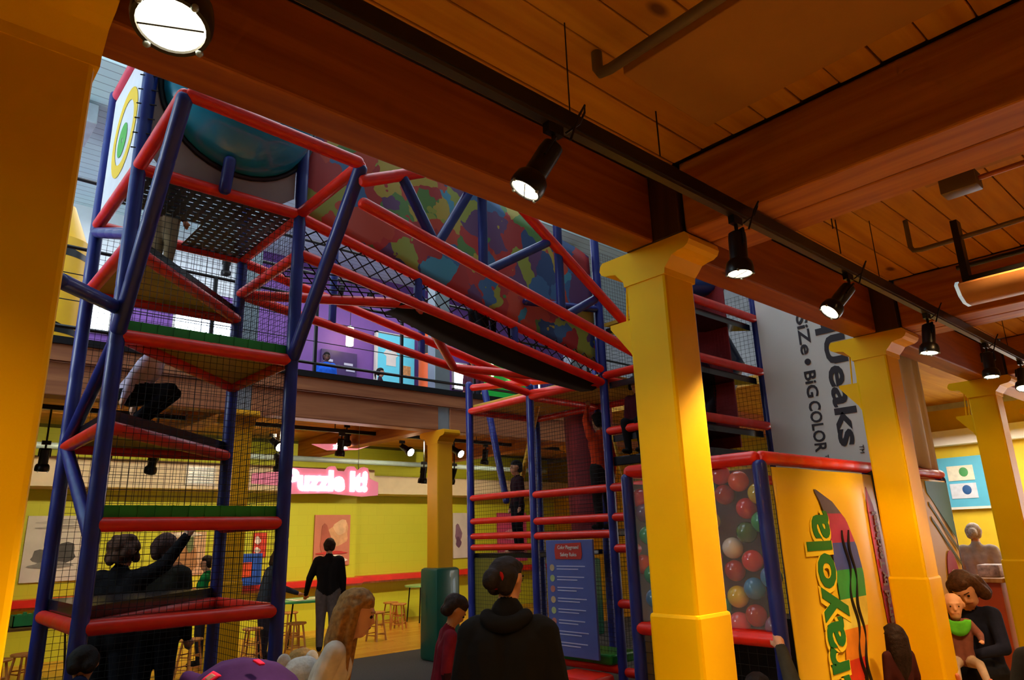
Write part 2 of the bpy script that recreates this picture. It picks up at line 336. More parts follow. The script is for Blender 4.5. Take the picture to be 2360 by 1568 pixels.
# --- beams
def beam(a, b, m, label):
    return tag(MB().bbox(a, b, .012).build('timber_beam', m, smooth=False), label, 'beam')
for i, (x0, x1) in enumerate(((-3, -.02), (.29, 3.1), (3.4, 6.22), (6.52, 9.34), (9.64, 12.46))):
    beam((x0, 2.185, 3.25), (x1, 2.388, 3.66), BEAMW, ['long pine beam left of the near left column', 'long pine beam crossing the top of the picture behind the black spotlights', 'pine beam between the ball wall column and the banner column', 'pine beam between the banner column and the counter column', 'pine beam beyond the counter column'][i])
for i, x in enumerate((0, 3.127, 6.247, 9.367)):
    n = ('far left column', 'ball wall column', 'banner column', 'counter column')[i]
    beam((x, -5, 3.25), (x + .245, 1.99, 3.675), BEAMY, 'near half of the doubled cross beam over the ' + n)
    beam((x + .25, -5, 3.25), (x + .495, 1.99, 3.675), BEAMY, 'far half of the doubled cross beam over the ' + n)
FASC = wood('fascia_wood', '8a4e2a', 'a8683c', 0, knots=False)
for x0, x1, l in ((-7, 3.15, 'left'), (3.37, 6.27, 'middle'), (6.49, 9.39, 'right'), (9.61, 16, 'farthest')):
    beam((x0, 8.66, 3.25), (x1, 8.9, 3.62), FASC, l + ' lower timber of the balcony edge across the atrium')
tag(MB().box((-7, 8.60, 3.62), (16, 8.66, 3.80)).build('balcony_fascia', FASC, smooth=False), 'brown fascia board along the balcony edge across the atrium', 'fascia')
tag(MB().box((-7, 8.57, 3.80), (16, 8.655, 3.88)).build('balcony_curb', BLACKM, smooth=False), 'black steel curb on top of the balcony fascia', 'curb')
# far cross beams under the balcony
for x in (3.12, 6.24, 9.36):
    beam((x + .02, 8.9, 3.3), (x + .26, 13.5, 3.675), BEAMY, {3.12: 'left', 6.24: 'middle', 9.36: 'right'}[x] + ' cross beam under the balcony above the puzzle room')
# --- upper floor
UP = .84
def up(x, y15z): return x * UP, 12.6, 1.65 + (y15z - 1.65) * UP
struct('floor', MB().box((-8, 8.9, 3.84), (16, 16, 3.88)), mat('upper_floor', '6a5a6a', .5))
struct('wall_back', MB().box((-8, 12.6, 3.88), (3.4, 12.8, 6.1)).box((4.45, 12.6, 3.88), (16, 12.8, 7.2)).box((3.4, 12.6, 3.88), (4.45, 12.8, 5.32)).box((3.4, 12.6, 5.7), (4.45, 12.8, 6.1)), PURPLE)
struct('wall_back', MB().box((-8, 12.58, 6.1), (4.6, 12.8, 7.2)), mat('upper_frieze', 'e4ecee', .6, var=.03))
TEALB = planked('pale_teal_boards', 'd0eef0', 'd8f2f2', 40, .16, rough=.5, mortar='9ab4b8', msize=.008)
struct('ceiling', MB().box((-8, 8.3, 7.2), (16, 13, 7.3)), TEALB)
struct('ceiling', MB().box((-8, -6, 7.9), (-1, 8.3, 8.0)).box((9.5, -6, 7.9), (16, 8.3, 8.0)).box((-1, -6, 7.9), (9.5, 2.4, 8.0)), TEALB)
struct('wall_right', MB().box((14, -6, 3.6), (14.2, 16, 8)), mat('upper_white', 'c8ccd0', .6))
struct('wall_front', MB().box((-8, -1, 3.88), (16, -.8, 8)), MATS['upper_white'])
tag(MB().bbox((-1.5, 9.2, 6.85), (1.35, 9.9, 7.12), .01).build('air_duct', mat('pale_duct', 'bcc8d0', .5), smooth=False), 'pale square duct under the upper ceiling at top left', 'duct')
tag(MB().tube([(-2, 11.0, 6.9), (9, 11.0, 6.9)], .03, 8).build('ceiling_pipe', BLACKM), 'thin black pipe under the pale upper ceiling', 'pipe')
# window panes that glow with daylight
PANE = mat('bright_pane', 'eaf4ff', .3, var=0, emis=7, ecol='dfeeff')
def window(n, x0, x1, z0, z1, y, mull=1):
    t = thing('window_%d' % n, ((x0 + x1) / 2, y, z0), kind='structure'); f = MB(); e = .03
    f.box((x0, y - .04, z0), (x0 + e, y + .02, z1)).box((x1 - e, y - .04, z0), (x1, y + .02, z1)).box((x0, y - .04, z0), (x1, y + .02, z0 + e)).box((x0, y - .04, z1 - e), (x1, y + .02, z1))
    f.build('window_frame', WHITE, t, smooth=False); wd = (x1 - x0) / mull
    for i in range(mull): MB().box((x0 + i * wd + .015, y, z0 + e), (x0 + (i + 1) * wd - .015, y + .01, z1 - e)).build('pane', PANE, t, smooth=False)
window(1, 3.4, 4.45, 5.32, 5.7, 12.62, 1)
window(2, 2.1, 2.45, 5.05, 5.75, 12.58)
window(3, 9.5, 9.95, 4.95, 5.6, 12.58, 2)
window(4, 11.9, 12.3, 4.95, 5.5, 12.58)
t = thing('window_5', (13.98, 1.6, 1.2), kind='structure')
f = MB()
for y in (.2, 1.55, 2.9): f.box((13.9, y - .04, 1.1), (13.99, y + .04, 2.75))
f.box((13.9, .2, 1.05), (13.99, 2.9, 1.12)).box((13.9, .2, 2.7), (13.99, 2.9, 2.78)); f.build('window_frame', WHITE, t, smooth=False)
for y0, y1 in ((.24, 1.51), (1.59, 2.86)): MB().box((13.95, y0, 1.12), (13.97, y1, 2.7)).build('pane', PANE, t, smooth=False)
struct('trim_2', MB().box((13.7, -4, 2.95), (14, 8, 3.2)), WHITE)
# railing of the balcony
rl = thing('balcony_railing', (5, 8.68, 3.88), 'black steel railing along the balcony edge across the atrium', 'railing')
for z in (4.02, 4.95): MB().tube([(-6, 8.68, z), (15, 8.68, z)], .022, 8).build('rail', BLACKM, rl)
for z in (4.33, 4.64): MB().tube([(-6, 8.68, z), (15, 8.68, z)], .006, 6).build('cable', BLACKM, rl)
for i in range(15): x = -5.6 + i * 1.4; MB().box((x - .02, 8.66, 3.86), (x + .02, 8.70, 4.95)).build('post', BLACKM, rl, smooth=False)
# ================================================================== left climbing tower
XA, XB, YF, YB = 1.03, 2.25, 5.04, 6.26; PR = .05
tw = thing('climbing_tower', (1.64, 5.65, 0), 'left climbing tower with blue posts, red rails and zigzag steps', 'play tower')
def post(x, y, z0, z1, t, r=PR): return MB().pad((x, y, z0), (x, y, z1), r, seam=.42).build('post', BLUE, t)
def rail(a, b, t, m=None, r=.046, name='rail'): return MB().pad(a, b, r, seam=.3).build(name, m or RED, t)
post(XA, YF, 0, 5.55, tw); post(XB, YF, 0, 5.5, tw); post(XB, YB, 0, 5.4, tw); post(XA, YB, 0, 5.55, tw)
def tri(pts, z, top, edge, t, rails):
    P3 = [Vector((x, y, z + .045)) for x, y in pts]; c = sum(P3, Vector()) / 3
    Q = [p + (c - p) * .05 for p in P3]
    d = MB().prism(Q, (0, 0, .075)).build('step_pad', top, tw, smooth=False)
    MB().prism([q + (c - q) * .06 - Vector((0, 0, .03)) for q in Q], (0, 0, .03)).build('plywood_underside', YPLY, d, smooth=False)
    # quilted seams along the pad edges
    for i in (range(3) if top is GREEN else ()):
        a, b = Q[i], Q[(i + 1) % 3]; n = 11
        for k in range(1, n):
            p = a + (b - a) * k / n; MB().box((-.004, -.006, .002), (.004, .006, .077), M=Matrix.Translation(p) @ Matrix.Rotation(math.atan2((b - a).y, (b - a).x), 4, 'Z')).build('seam', top, d, smooth=False)
    for i, j in rails: rail((*pts[i], z), (*pts[j], z), tw)
FLp, FRp, BRp, BLp = (XA, YF), (XB, YF), (XB, YB), (XA, YB)
tri([FLp, BLp, BRp], 1.20, BLACKV, 0, tw, [(0, 1), (1, 2), (0, 2)]); rail((XA, YF, 1.20), (XB, YF, 1.20), tw); rail((XB, YF, 1.20), (XB, YB, 1.20), tw)
tri([FLp, FRp, BRp], 1.80, GREEN, 0, tw, [(0, 1), (1, 2)])
tri([FLp, BLp, BRp], 2.41, BLACKV, 0, tw, [(0, 1), (1, 2), (0, 2)])
tri([FLp, FRp, BRp], 3.02, GREEN, 0, tw, [(0, 1), (1, 2), (0, 2)])
tri([FLp, BLp, BRp], 3.66, BLACKV, 0, tw, [(0, 1), (1, 2), (0, 2)])
for a, b in ((FLp, FRp), (FRp, BRp), (BRp, BLp), (BLp, FLp)): rail((*a, 4.26), (*b, 4.26), tw)
rail((XB, YF, 3.90), (XB, YB, 3.91), tw)
# perforated floor
bm = bmesh.new(); N = 15
pv = MB(); hole = .3
st = 1.16 / N
for i in range(N):
    for j in range(N):
        if i < 8 and j > 7: continue
        x0, y0 = XA + .03 + i * st, YF + .03 + j * st; h = st * .25; cx_, cy_ = x0 + st / 2, y0 + st / 2
        q = [(x0, y0), (x0 + st, y0), (x0 + st, y0 + st), (x0, y0 + st)]; r = [(cx_ - h, cy_ - h), (cx_ + h, cy_ - h), (cx_ + h, cy_ + h), (cx_ - h, cy_ + h)]
        pv.add([(*p, 4.25) for p in q + r], [(k, k + 4, (k + 1) % 4 + 4, (k + 1) % 4) for k in range(4)])
        pv.add([(*p, 4.25) for p in r] + [(*p, 4.262) for p in r], [(k, k + 4, (k + 1) % 4 + 4, (k + 1) % 4) for k in range(4)])
pv.build('perforated_floor', mat('black_rubber', '0d0e10', .5, var=.1), tw, smooth=False)
# cantilevered bay with struts
YC = 4.04
for x, z in ((XA, 4.33), (XB, 4.28)):
    rail((x, YC, z), (x, YF, 4.27), tw); MB().pad((x, YC, z), (x, YF, 3.02), PR, seam=.42).build('strut', BLUE, tw)
rail((XA, YC, 4.33), (XB, YC, 4.28), tw)
# side bracing
for a, b in (((XA, YF, 3.0), (XA, YB, 2.42)), ((XA, YB, 2.42), (XA, YF, 1.72)), ((XA, YB, 4.2), (XA, YF, 3.75)), ((XA, YF, 3.2), (.54, 4.2, 3.05))): MB().pad(a, b, .045).build('brace', BLUE, tw)
MB().pad((1.61, 4.98, 4.22), (1.61, 4.9, 4.5), .045).build('stub', BLUE, tw)
# grey fabric with the teal bubble
GREY = mat('grey_fabric', '8f8a86', .8, var=.1, scale=3, bump=.2)
C0 = Vector((1.72, 5.06, 5.06)); R0 = .6
fab = MB(); n = 40; ring = [(C0.x + R0 * math.cos(2 * math.pi * k / n), C0.z + R0 * math.sin(2 * math.pi * k / n)) for k in range(n)]
outer = []
for k in range(n):
    a = 2 * math.pi * k / n; dx, dz = math.cos(a), math.sin(a); s_ = min([q for q in ((XB - .05 - C0.x) / dx if dx > 1e-6 else 9, (XA + .05 - C0.x) / dx if dx < -1e-6 else 9, (5.55 - C0.z) / dz if dz > 1e-6 else 9, (4.32 - C0.z) / dz if dz < -1e-6 else 9)])
    outer.append((C0.x + dx * s_, C0.z + dz * s_))
fab.add([(x, 5.06, z) for x, z in ring + outer] + [(x, 5.065, z) for x, z in ring + outer], [(k, (k + 1) % n, n + (k + 1) % n, n + k) for k in range(n)] + [(2 * n + k, 3 * n + k, 3 * n + (k + 1) % n, 2 * n + (k + 1) % n) for k in range(n)])
fb = fab.build('fabric_panel', GREY, tw)
TEAL = mat('teal_bubble', '1a86a8', .22, var=.08, scale=2, coat=.5)
Mb = Matrix.Rotation(math.radians(90), 3, 'X')
bub = MB().lathe(C0, [(R0 * math.cos(t), R0 * .62 * math.sin(t)) for t in np.linspace(0, 1.5, 14)], 40, M=Mb); bub.build('bubble_window', TEAL, tw)
MB().tube([(C0.x + (R0 + .015) * math.cos(2 * math.pi * k / 36), 5.05, C0.z + (R0 + .015) * math.sin(2 * math.pi * k / 36)) for k in range(36)], .022, 8, closed=True).build('bubble_rim', BLACKM, tw)
# white logo cloth on the left face
lg = MB().box((XA - .005, 5.1, 4.33), (XA + .005, 6.2, 5.42)).build('logo_cloth', mat('white_cloth', 'dfe0e6', .8, var=.04), tw, smooth=False)
def ringx(x, cy, cz, r0, r1, m, par_, nm):
    n = 40; b = MB(); b.add([(x, cy + r * math.cos(2 * math.pi * k / n), cz + r * 1.05 * math.sin(2 * math.pi * k / n)) for r in (r0, r1) for k in range(n)], [(k, (k + 1) % n, n + (k + 1) % n, n + k) for k in range(n)]); return b.build(nm, m, par_)
ringx(XA - .009, 5.66, 4.85, .26, .36, mat('logo_yellow', 'f0c830', .7, var=0), lg, 'logo_ring'); ringx(XA - .009, 5.7, 4.8, .02, .14, mat('logo_green', '57b04a', .7, var=0), lg, 'logo_spot')
rail((XA, 5.1, 5.47), (XA, 6.2, 5.47), tw, mat('pink_vinyl', 'e04a5e', .4))
for i in range(9): z = 4.4 + i * .12; MB().tube([(XA - .07, YF - .01, z), (XA + .05, YF - .065, z)], .005, 5).build('lashing', NETB, tw)
# cord nets
for nm, b in (('front', net((XA, YF + .06, 1.25), (XB - XA, 0, 0), (0, 0, 3.0), 27, 66)), ('right', net((XB, YF, .1), (0, YB - YF, 0), (0, 0, 4.1), 27, 90)), ('back', net((XA, YB, .1), (XB - XA, 0, 0), (0, 0, 4.1), 27, 90)), ):
    b.build('safety_net', NETB, tw, kind='stuff')
# ================================================================== net bridge
br = thing('net_bridge', (4.1, 5.65, 3.3), 'sloping net bridge with paint splashed cloth between the two towers', 'play bridge')
def ln(a, b, x): t = (x - a[0]) / (b[0] - a[0]); return tuple(a[i] + (b[i] - a[i]) * t for i in range(3))
M0, M1 = (XB, YF, 4.24), (5.94, YF, 3.44); B0, B1 = (XB, YF, 3.92), (5.94, YF, 3.29); C0_, C1 = (XB, YB, 3.91), (5.94, YB, 3.38); N0, N1 = (XB, YB, 4.24), (5.94, YB, 3.5)
for a, b in ((M0, M1), (B0, B1), (C0_, C1), (N0, N1)): rail(a, b, br)
rail(C0_, ln(B0, B1, 3.42), br); rail(ln(B0, B1, 3.42), ln(C0_, C1, 4.75), br); rail(ln(C0_, C1, 4.75), B1, br); rail(B1, C1, br)
for x in (3.42, 4.6): MB().pad(ln(B0, B1, x), ln(M0, M1, x), .04).build('upright', BLUE, br); 
for x in (3.2, 4.3): MB().pad(ln(C0_, C1, x), (x, YB, ln(N0, N1, x)[2] + 1.0), .04).build('upright', BLUE, br)
MB().pad((4.75, YF, 4.02), (5.9, YF, 4.16), .04).build('upright', BLUE, br)
u = Vector(B1) - Vector(B0)
dnet(B0, u, Vector((0, 0, .16)) + Vector((0, 0, .1)), 50, 4).build('side_net', NETB, br, kind='stuff')
dnet(Vector(B0) + Vector((0, 0, .03)), u, (0, .56, 0), 50, 8, .007).build('floor_net', NETB, br, kind='stuff')
sg = MB()
for i in range(25):
    t = .28 + .72 * i / 24; p = Vector(B0) + u * t; q = p + Vector((0, .34, -.03 - .09 * math.sin(math.pi * i / 24)))
    sg.v += [tuple(p), tuple(p * .5 + q * .5 - Vector((0, 0, .03))), tuple(q)]
for i in range(24):
    for k in range(2): sg.f.append((i * 3 + k, i * 3 + 3 + k, i * 3 + 4 + k, i * 3 + 1 + k)); sg.m.append(0)
o = sg.build('belly_sheet', mat('black_canvas', '0c0c0e', .9), br); md = o.modifiers.new('thick', 'SOLIDIFY'); md.thickness = .012
SPL = splat('splashed_cloth', ['a8241a', '35608c', '8a9430', 'b03c1e', '244270', 'a8942e', '5a3460', '4f7a32', '9c241e', '3c88a0'], 6.0)
sp = MB(); nx, nz = 40, 10; H = 1.35
for i in range(nx + 1):
    x = XB + .05 + (5.94 - XB - .1) * i / nx; zb = ln(M0, M1, x)[2] + .03
    for j in range(nz + 1): sp.v.append((x, YF + .05 + .012 * math.sin(x * 9 + j * .4), zb + H * j / nz))
for i in range(nx):
    for j in range(nz): sp.f.append((i * (nz + 1) + j, (i + 1) * (nz + 1) + j, (i + 1) * (nz + 1) + j + 1, i * (nz + 1) + j + 1)); sp.m.append(0)
o = sp.build('splashed_cloth', SPL, br); md = o.modifiers.new('thick', 'SOLIDIFY'); md.thickness = .006
# truss in front of the bridge
YT = 4.06
tr = thing('bridge_truss', (4.1, YT, 3.5), 'red and blue padded truss in front of the splashed cloth', 'truss')
A0, A1 = (2.25, YT, 3.99), (5.86, 3.95, 3.13)
for a, b in ((A0, A1), ((2.25, YT, 4.15), (2.82, YT, 4.43)), ((2.82, YT, 4.43), (3.82, YT, 4.44)), ((3.82, YT, 4.44), (5.86, 3.95, 3.05))): rail(a, b, tr)
for a, b in (((2.92, YT, 3.82), (2.6, YT, 4.32)), ((2.92, YT, 3.82), (3.27, YT, 4.42)), ((3.39, YT, 3.73), (3.39, YT, 4.43)), ((3.41, YT, 3.73), (4.17, YT, 4.2)), ((4.28, YT, 3.52), (4.28, YT, 4.6)), ((4.28, YT, 3.5), (4.76, YT, 3.78))): MB().pad(a, b, .04).build('web_member', BLUE, tr)
# ================================================================== right climbing tower
rt = thing('climbing_tower', (6.5, 5.6, 0), 'right climbing tower with red ladder bars and a yellow bottomed deck', 'play tower')
XR, XQ = 5.94, 7.22
for x, y, z1 in ((XR, 7.48, 3.75), (XR, 6.26, 3.5), (XR, 5.04, 5.2), (XR, 3.82, 5.0), (XQ, 7.48, 4.3), (XQ, 6.26, 4.3), (XQ, 5.04, 4.6), (XQ + .04, 3.82, 4.7)): post(x, y, 0, z1, rt)
for z in (2.16, 1.86, 1.67, 1.53): rail((XR, 7.48, z), (XR, 6.26, z), rt, r=.04)
for z in (2.13, 1.82, 1.65): rail((XR, 6.26, z), (XR, 5.04, z), rt, r=.045)
for z in (3.37, 2.74, 2.13, 1.82, 1.5, .95): rail((XR, 5.04, z), (XR, 3.82, z), rt, r=.045)
for z in (3.98, 3.35, 2.74): rail((XR, 3.82, z), (XQ + .04, 3.82, z), rt)
for a, b in (((XR, 5.04, 3.33), (XQ, 5.04, 3.33)), ((XQ, 5.04, 3.33), (XQ, 7.48, 3.33)), ((XR, 7.48, 3.33), (XQ, 7.48, 3.33)), ((XR, 6.26, 3.33), (XQ, 6.26, 3.33)), ((XR, 5.04, 3.33), (XR, 7.48, 3.33)), ((XR, 7.45, 3.66), (6.6, 6.3, 3.66)), ((6.0, 5.04, 2.15), (XQ, 6.2, 2.15)), ((XR, 5.04, .32), (XR, 6.2, .32)), ((XR, 3.9, .3), (XR, 5.0, .3))): rail(a, b, rt)
MB().bbox((XR + .03, 5.07, 3.36), (XQ - .03, 7.45, 3.42), .01).build('deck', YPLY, rt, smooth=False)
MB().bbox((XR + .03, 6.3, 1.40), (XQ - .03, 7.45, 1.46), .01).build('deck', BLACKV, rt, smooth=False)
MB().bbox((XR + .03, 5.08, 1.62), (XQ - .03, 6.22, 1.70), .01).build('deck', BLACKV, rt, smooth=False)
MB().bbox((XR + .03, 3.9, 2.36), (XQ - .03, 5.0, 2.46), .01).build('deck', BLACKV, rt, smooth=False)
for z in (2.62, 3.22, 3.85): MB().prism([(XR + .03, 3.88, z), (XQ, 3.88, z), (XR + .03, 4.98, z)], (0, 0, .07)).build('step_pad', BLACKV, rt, smooth=False)
for z in (3.95,): MB().prism([(XR + .03, 3.9, z), (XQ, 4.5, z), (XR + .03, 5.0, z)], (0, 0, .04)).build('step_pad', YPLY, rt, smooth=False)
MB().bbox((XR - .1, 5.1, .36), (XR + .35, 5.9, .46), .02).build('entry_mat', GREEN, rt, smooth=False)
MB().bbox((XR - .5, 5.05, .05), (XR - .1, 5.6, .3), .05).build('entry_pad', RED, rt)
MB().bbox((5.96, 6.94, .4), (6.0, 7.5, 1.4), .01).build('olive_panel', mat('olive_vinyl', '8a7a1e', .5), rt, smooth=False)
MB().pad((6.6, 7.94, 3.8), (6.6, 7.5, 2.1), .05).build('leaning_post', BLUE, rt)
YPOLE = mat('yellow_pole', 'e0a818', .35)
MB().tube([(6.6, 6.75, 3.5), (6.6, 7.2, 2.35)], .035, 12).build('slide_pole', YPOLE, rt)
MB().tube([(6.35, 5.48, 3.4), (6.35, 5.3, 2.75), (6.35, 5.1, 1.8)], .02, 10).build('climbing_rope', YPOLE, rt)
TUBE = mat('red_mesh_cloth', '8e1a22', .7, var=.15, scale=4)
MB().lathe((7.55, 6.75, 1.7), [(.32, 0), (.34, .4), (.33, .9), (.35, 1.4), (.36, 1.9)], 20).build('mesh_tube', TUBE, rt)
MB().box((XR + .9, 3.95, 2.5), (XR + .92, 4.9, 4.6)).build('mesh_wall', TUBE, rt, smooth=False)
MB().tube([(6.3, 4.6, 2.4), (6.9, 4.5, 2.9), (7.15, 4.3, 3.5), (7.1, 4.6, 4.2)], .3, 18).build('crawl_tube', mat('navy_plastic', '141a3a', .3, coat=.3), rt)
MB().tube([(6.0, 4.6, 4.35), (7.0, 4.1, 4.45)], .16, 14).build('crawl_tube', mat('royal_plastic', '16408c', .3), rt)
net((XR, 5.04, .3), (0, 2.44, 0), (0, 0, 3.0), 54, 66).build('safety_net', NETB, rt, kind='stuff')
net((XQ, 3.82, .3), (0, 3.6, 0), (0, 0, 4.0), 70, 80).build('safety_net', NETB, rt, kind='stuff')
net((XR, 5.04, .3), (XQ - XR, 0, 0), (0, 0, 4.6), 28, 100).build('safety_net', NETB, rt, kind='stuff')
net((XR + .88, 3.95, 2.5), (0, .95, 0), (0, 0, 2.1), 24, 50).build('safety_net', NETR, rt, kind='stuff')
# ================================================================== ball room
bl = thing('ball_room', (6.5, 3.2, 0), 'padded ball room frame with a clear ball wall behind the yellow columns', 'play room')
XL, YN, YFAR, ZT = 4.72, 2.60, 3.82, 2.15
for x, y in ((XL, YN), (XL, YFAR), (8.45, YN), (6.6, YN), (8.45, YFAR)): post(x, y, 0, ZT - .02, bl, .052)
for a, b in (((XL, YN, ZT), (XL, YFAR, ZT)), ((XL, YN, ZT), (8.5, YN, ZT)), ((XL, YN, .92), (XL, YFAR, .92)), ((XL, YFAR, ZT), (8.45, YFAR, ZT)), ((8.45, YN, ZT), (8.45, YFAR, ZT)), ((XL, YN, .2), (XL, YFAR, .2)), ((XL, YFAR, 1.52), (XR, YFAR + .6, 1.52))): rail(a, b, bl, r=.05)
AC = mat('clear_acrylic', 'ffffff', .04, var=0, alpha=.06, spec=.6)
MB().box((XL - .005, YN + .06, .98), (XL + .003, YFAR - .06, ZT - .06)).build('clear_panel', AC, bl, smooth=False)
MB().box((XL + .19, YN + .06, .96), (XL + .2, YFAR - .06, ZT - .06)).build('inner_panel', mat('maroon_panel', '5a1a14', .6, var=.2, scale=3), bl, smooth=False)
MB().box((XL + .01, YN + .06, .95), (XL + .19, YFAR - .06, .965)).build('ledge', RED, bl, smooth=False)
net((XL, YN + .05, .2), (0, YFAR - YN - .1, 0), (0, 0, .7), 16, 9).build('safety_net', NETB, bl, kind='stuff')
MB().box((XL + .9, YN + .1, 0), (XL + .92, YFAR, .95)).build('inner_curtain', mat('dark_cloth', '1a1414', .8), bl, smooth=False)
MB().box((XL + .1, YFAR + .02, .1), (XL + .9, YFAR + .04, ZT - .1)).build('side_cloth', GREY, bl, smooth=False)
balls = [(2.99, 2.06, 'red'), (2.84, 2.0, 'orange'), (2.97, 1.91, 'crimson'), (2.69, 1.9, 'yellow'), (2.80, 1.80, 'red'), (2.69, 1.70, 'green'), (2.82, 1.63, 'dark green'), (2.95, 1.52, 'white'), (2.80, 1.43, 'red'), (2.95, 1.36, 'crimson'), (2.81, 1.24, 'blue'), (2.67, 1.32, 'blue'), (2.95, 1.18, 'yellow'), (2.82, 1.06, 'crimson'), (2.96, 1.0, 'pink'), (2.68, .99, 'purple'),
         (3.74, 1.81, 'purple'), (3.72, 1.63, 'green'), (3.79, 1.40, 'orange'), (3.70, 1.32, 'green'), (3.70, 1.14, 'blue'), (3.78, 1.93, 'red'), (3.12, 1.98, 'blue'), (3.12, 1.72, 'yellow'), (3.13, 1.45, 'red'), (3.1, 1.1, 'green'), (3.3, 1.06, 'orange'), (3.3, 1.3, 'red'), (3.3, 1.55, 'blue'), (3.3, 1.82, 'green'), (3.48, 1.03, 'yellow'), (3.5, 1.2, 'red'), (3.48, 1.45, 'purple'), (3.5, 1.7, 'red'), (3.5, 1.95, 'yellow')]
bc = {'red': 'd81e24', 'orange': 'e8501c', 'crimson': 'a8181c', 'yellow': 'd8b41c', 'green': '1f9a58', 'dark green': '3a6a2a', 'white': 'd8c8b8', 'blue': '1f78a8', 'pink': 'd84a5a', 'purple': '7a4a66'}
bme = {}
seen = {}
where = lambda y, z: ('top' if z > 1.88 else 'upper' if z > 1.55 else 'middle' if z > 1.28 else 'lower' if z > 1.09 else 'bottom') + ' of the clear wall, ' + ('beside the near blue post' if y < 2.75 else 'near the near blue post' if y < 2.9 else 'right of the yellow column' if y < 3.05 else 'behind the yellow column' if y < 3.2 else 'behind the column centre' if y < 3.4 else 'just left of the column' if y < 3.6 else 'by the far blue post')
for y, z, c in balls:
    if c not in bme: bme[c] = MB().ell((0, 0, 0), .078, 20, 12).mesh('plastic_ball', mat('ball_' + c.replace(' ', '_'), bc[c], .15, var=.05, coat=.6))
    o = D.objects.new('plastic_ball', bme[c]); COL.objects.link(o); o.location = (XL + .1, y, z)
    tag(o, c + ' plastic ball, ' + where(y, z), 'ball', 'balls in the clear wall')
# ---- yellow banner with lettering
bn = thing('crayon_banner', (6.5, YN - .06, .1), 'yellow banner with green lettering and rainbow crayons below the red rail', 'banner')
YELB = mat('banner_yellow', 'fdd02c', .42, var=.03, scale=2, bump=.1)
b = MB(); nx = 60
for i in range(nx + 1):
    x = XL + .07 + (8.40 - XL - .07) * i / nx; w_ = .012 * math.sin(x * 7) + .02 * math.exp(-((x - 6.6) / .1) ** 2)
    for j in range(9): z = .15 + 1.93 * j / 8; b.v.append((x, YN - .055 + w_ * (j / 8) ** 2, z))
for i in range(nx):
    for j in range(8): b.f.append((i * 9 + j, (i + 1) * 9 + j, (i + 1) * 9 + j + 1, i * 9 + j + 1)); b.m.append(0)
cloth = b.build('cloth', YELB, bn); md = cloth.modifiers.new('thick', 'SOLIDIFY'); md.thickness = .008; md.offset = 1
yb_ = YN - .085
LG = mat('letter_green', '0f7a3c', .5, var=0); LY = mat('letter_halo', 'ffe23a', .5, var=0)
text('lettering', 'Crayola', .54, (5.48, yb_, .30), (0, 0, 1), (-1, 0, 0), LG, bn, off=.014, ext=.002, width=1.46)
text('lettering_halo', 'Crayola', .54, (5.48, yb_ + .006, .28), (0, 0, 1), (-1, 0, 0), LY, bn, off=.036, ext=.002, width=1.50)
bands = [('55557e', 1.93, 1.75), ('b0306e', 1.75, 1.53), ('3a56c0', 1.53, 1.33), ('2aa860', 1.33, 1.12), ('f4dc62', 1.12, .91), ('f4902c', .91, .70), ('e03428', .70, .45)]
EZ = [.45, .53, .76, 1.01, 1.28, 1.49, 1.70, 1.84, 1.94]
def edge(z): return float(np.interp(z, EZ, [5.44, 5.45, 5.49, 5.53, 5.52, 5.51, 5.50, 5.42, 5.34])), float(np.interp(z, EZ, [5.63, 5.71, 5.87, 5.97, 6.0, 5.95, 5.83, 5.63, 5.35]))
for c, z1, z0 in bands:
    n = 6; zs = [z1 + (z0 - z1) * k / n for k in range(n + 1)]
    L = [(edge(z)[0], yb_ + .012, z) for z in zs]; Rr_ = [(edge(z)[1], yb_ + .012, z) for z in reversed(zs)]
    s = MB().prism(L + Rr_, (0, -.004, 0)).build('crayon_stripe', mat('stripe_' + c, c, .45, var=.25, scale=5), bn, smooth=False)
for q in (0, 1):
    pts = [(5.73 + q * .09 + .03 * math.sin((z - .4) * 15 + q), yb_ + .004, z) for z in np.linspace(1.62, .5, 40)]
    MB().tube(pts, [.004 + .011 * abs(math.sin((p[2] - .4) * 7.5)) for p in pts], 6).build('wave_line', mat('print_black', '1a1218', .5, var=0), bn)
sp_ = [(6.63, 1.97), (6.60, 1.80), (6.60, 1.55), (6.62, 1.2), (6.65, .72), (6.78, .70), (6.80, 1.2), (6.78, 1.6), (6.72, 1.82)]
MB().prism([(x, yb_ + .012, z) for x, z in [(x * .952, z) for x, z in sp_]], (0, -.004, 0)).build('red_ribbon', mat('ribbon_red', 'c8242a', .5, var=.04), bn, smooth=False)
text('lettering', 'Preferred by Teachers!', .13, (6.43, yb_ + .004, .68), (0, 0, 1), (-1, 0, 0), WHITE, bn, off=.004, width=1.08)
MB().prism([(x, yb_ + .012, z) for x, z in ((7.75, 2.06), (8.36, 2.06), (8.36, 1.5), (7.75, 1.95))], (0, -.004, 0)).build('teal_corner', mat('print_teal', '4f9a92', .5, var=.05), bn, smooth=False)
for q in (0, .14): MB().prism([(x, yb_ + .012, z) for x, z in ((7.75, 1.86 - q), (8.36, 1.41 - q), (8.36, 1.37 - q), (7.75, 1.82 - q))], (0, -.004, 0)).build('stripe', mat('print_olive', '6a7a3a', .5, var=0), bn, smooth=False)
n = 28; MB().prism([(8.08 + .17 * math.cos(2 * math.pi * k / n), yb_ + .012, 1.05 + .34 * math.sin(2 * math.pi * k / n)) for k in range(n)], (0, -.004, 0)).build('red_badge', MATS['ribbon_red'], bn, smooth=False)
text('lettering', 'S', .36, (7.98, yb_ + .004, .95), (1, 0, 0), (0, 0, 1), WHITE, bn, off=.01)
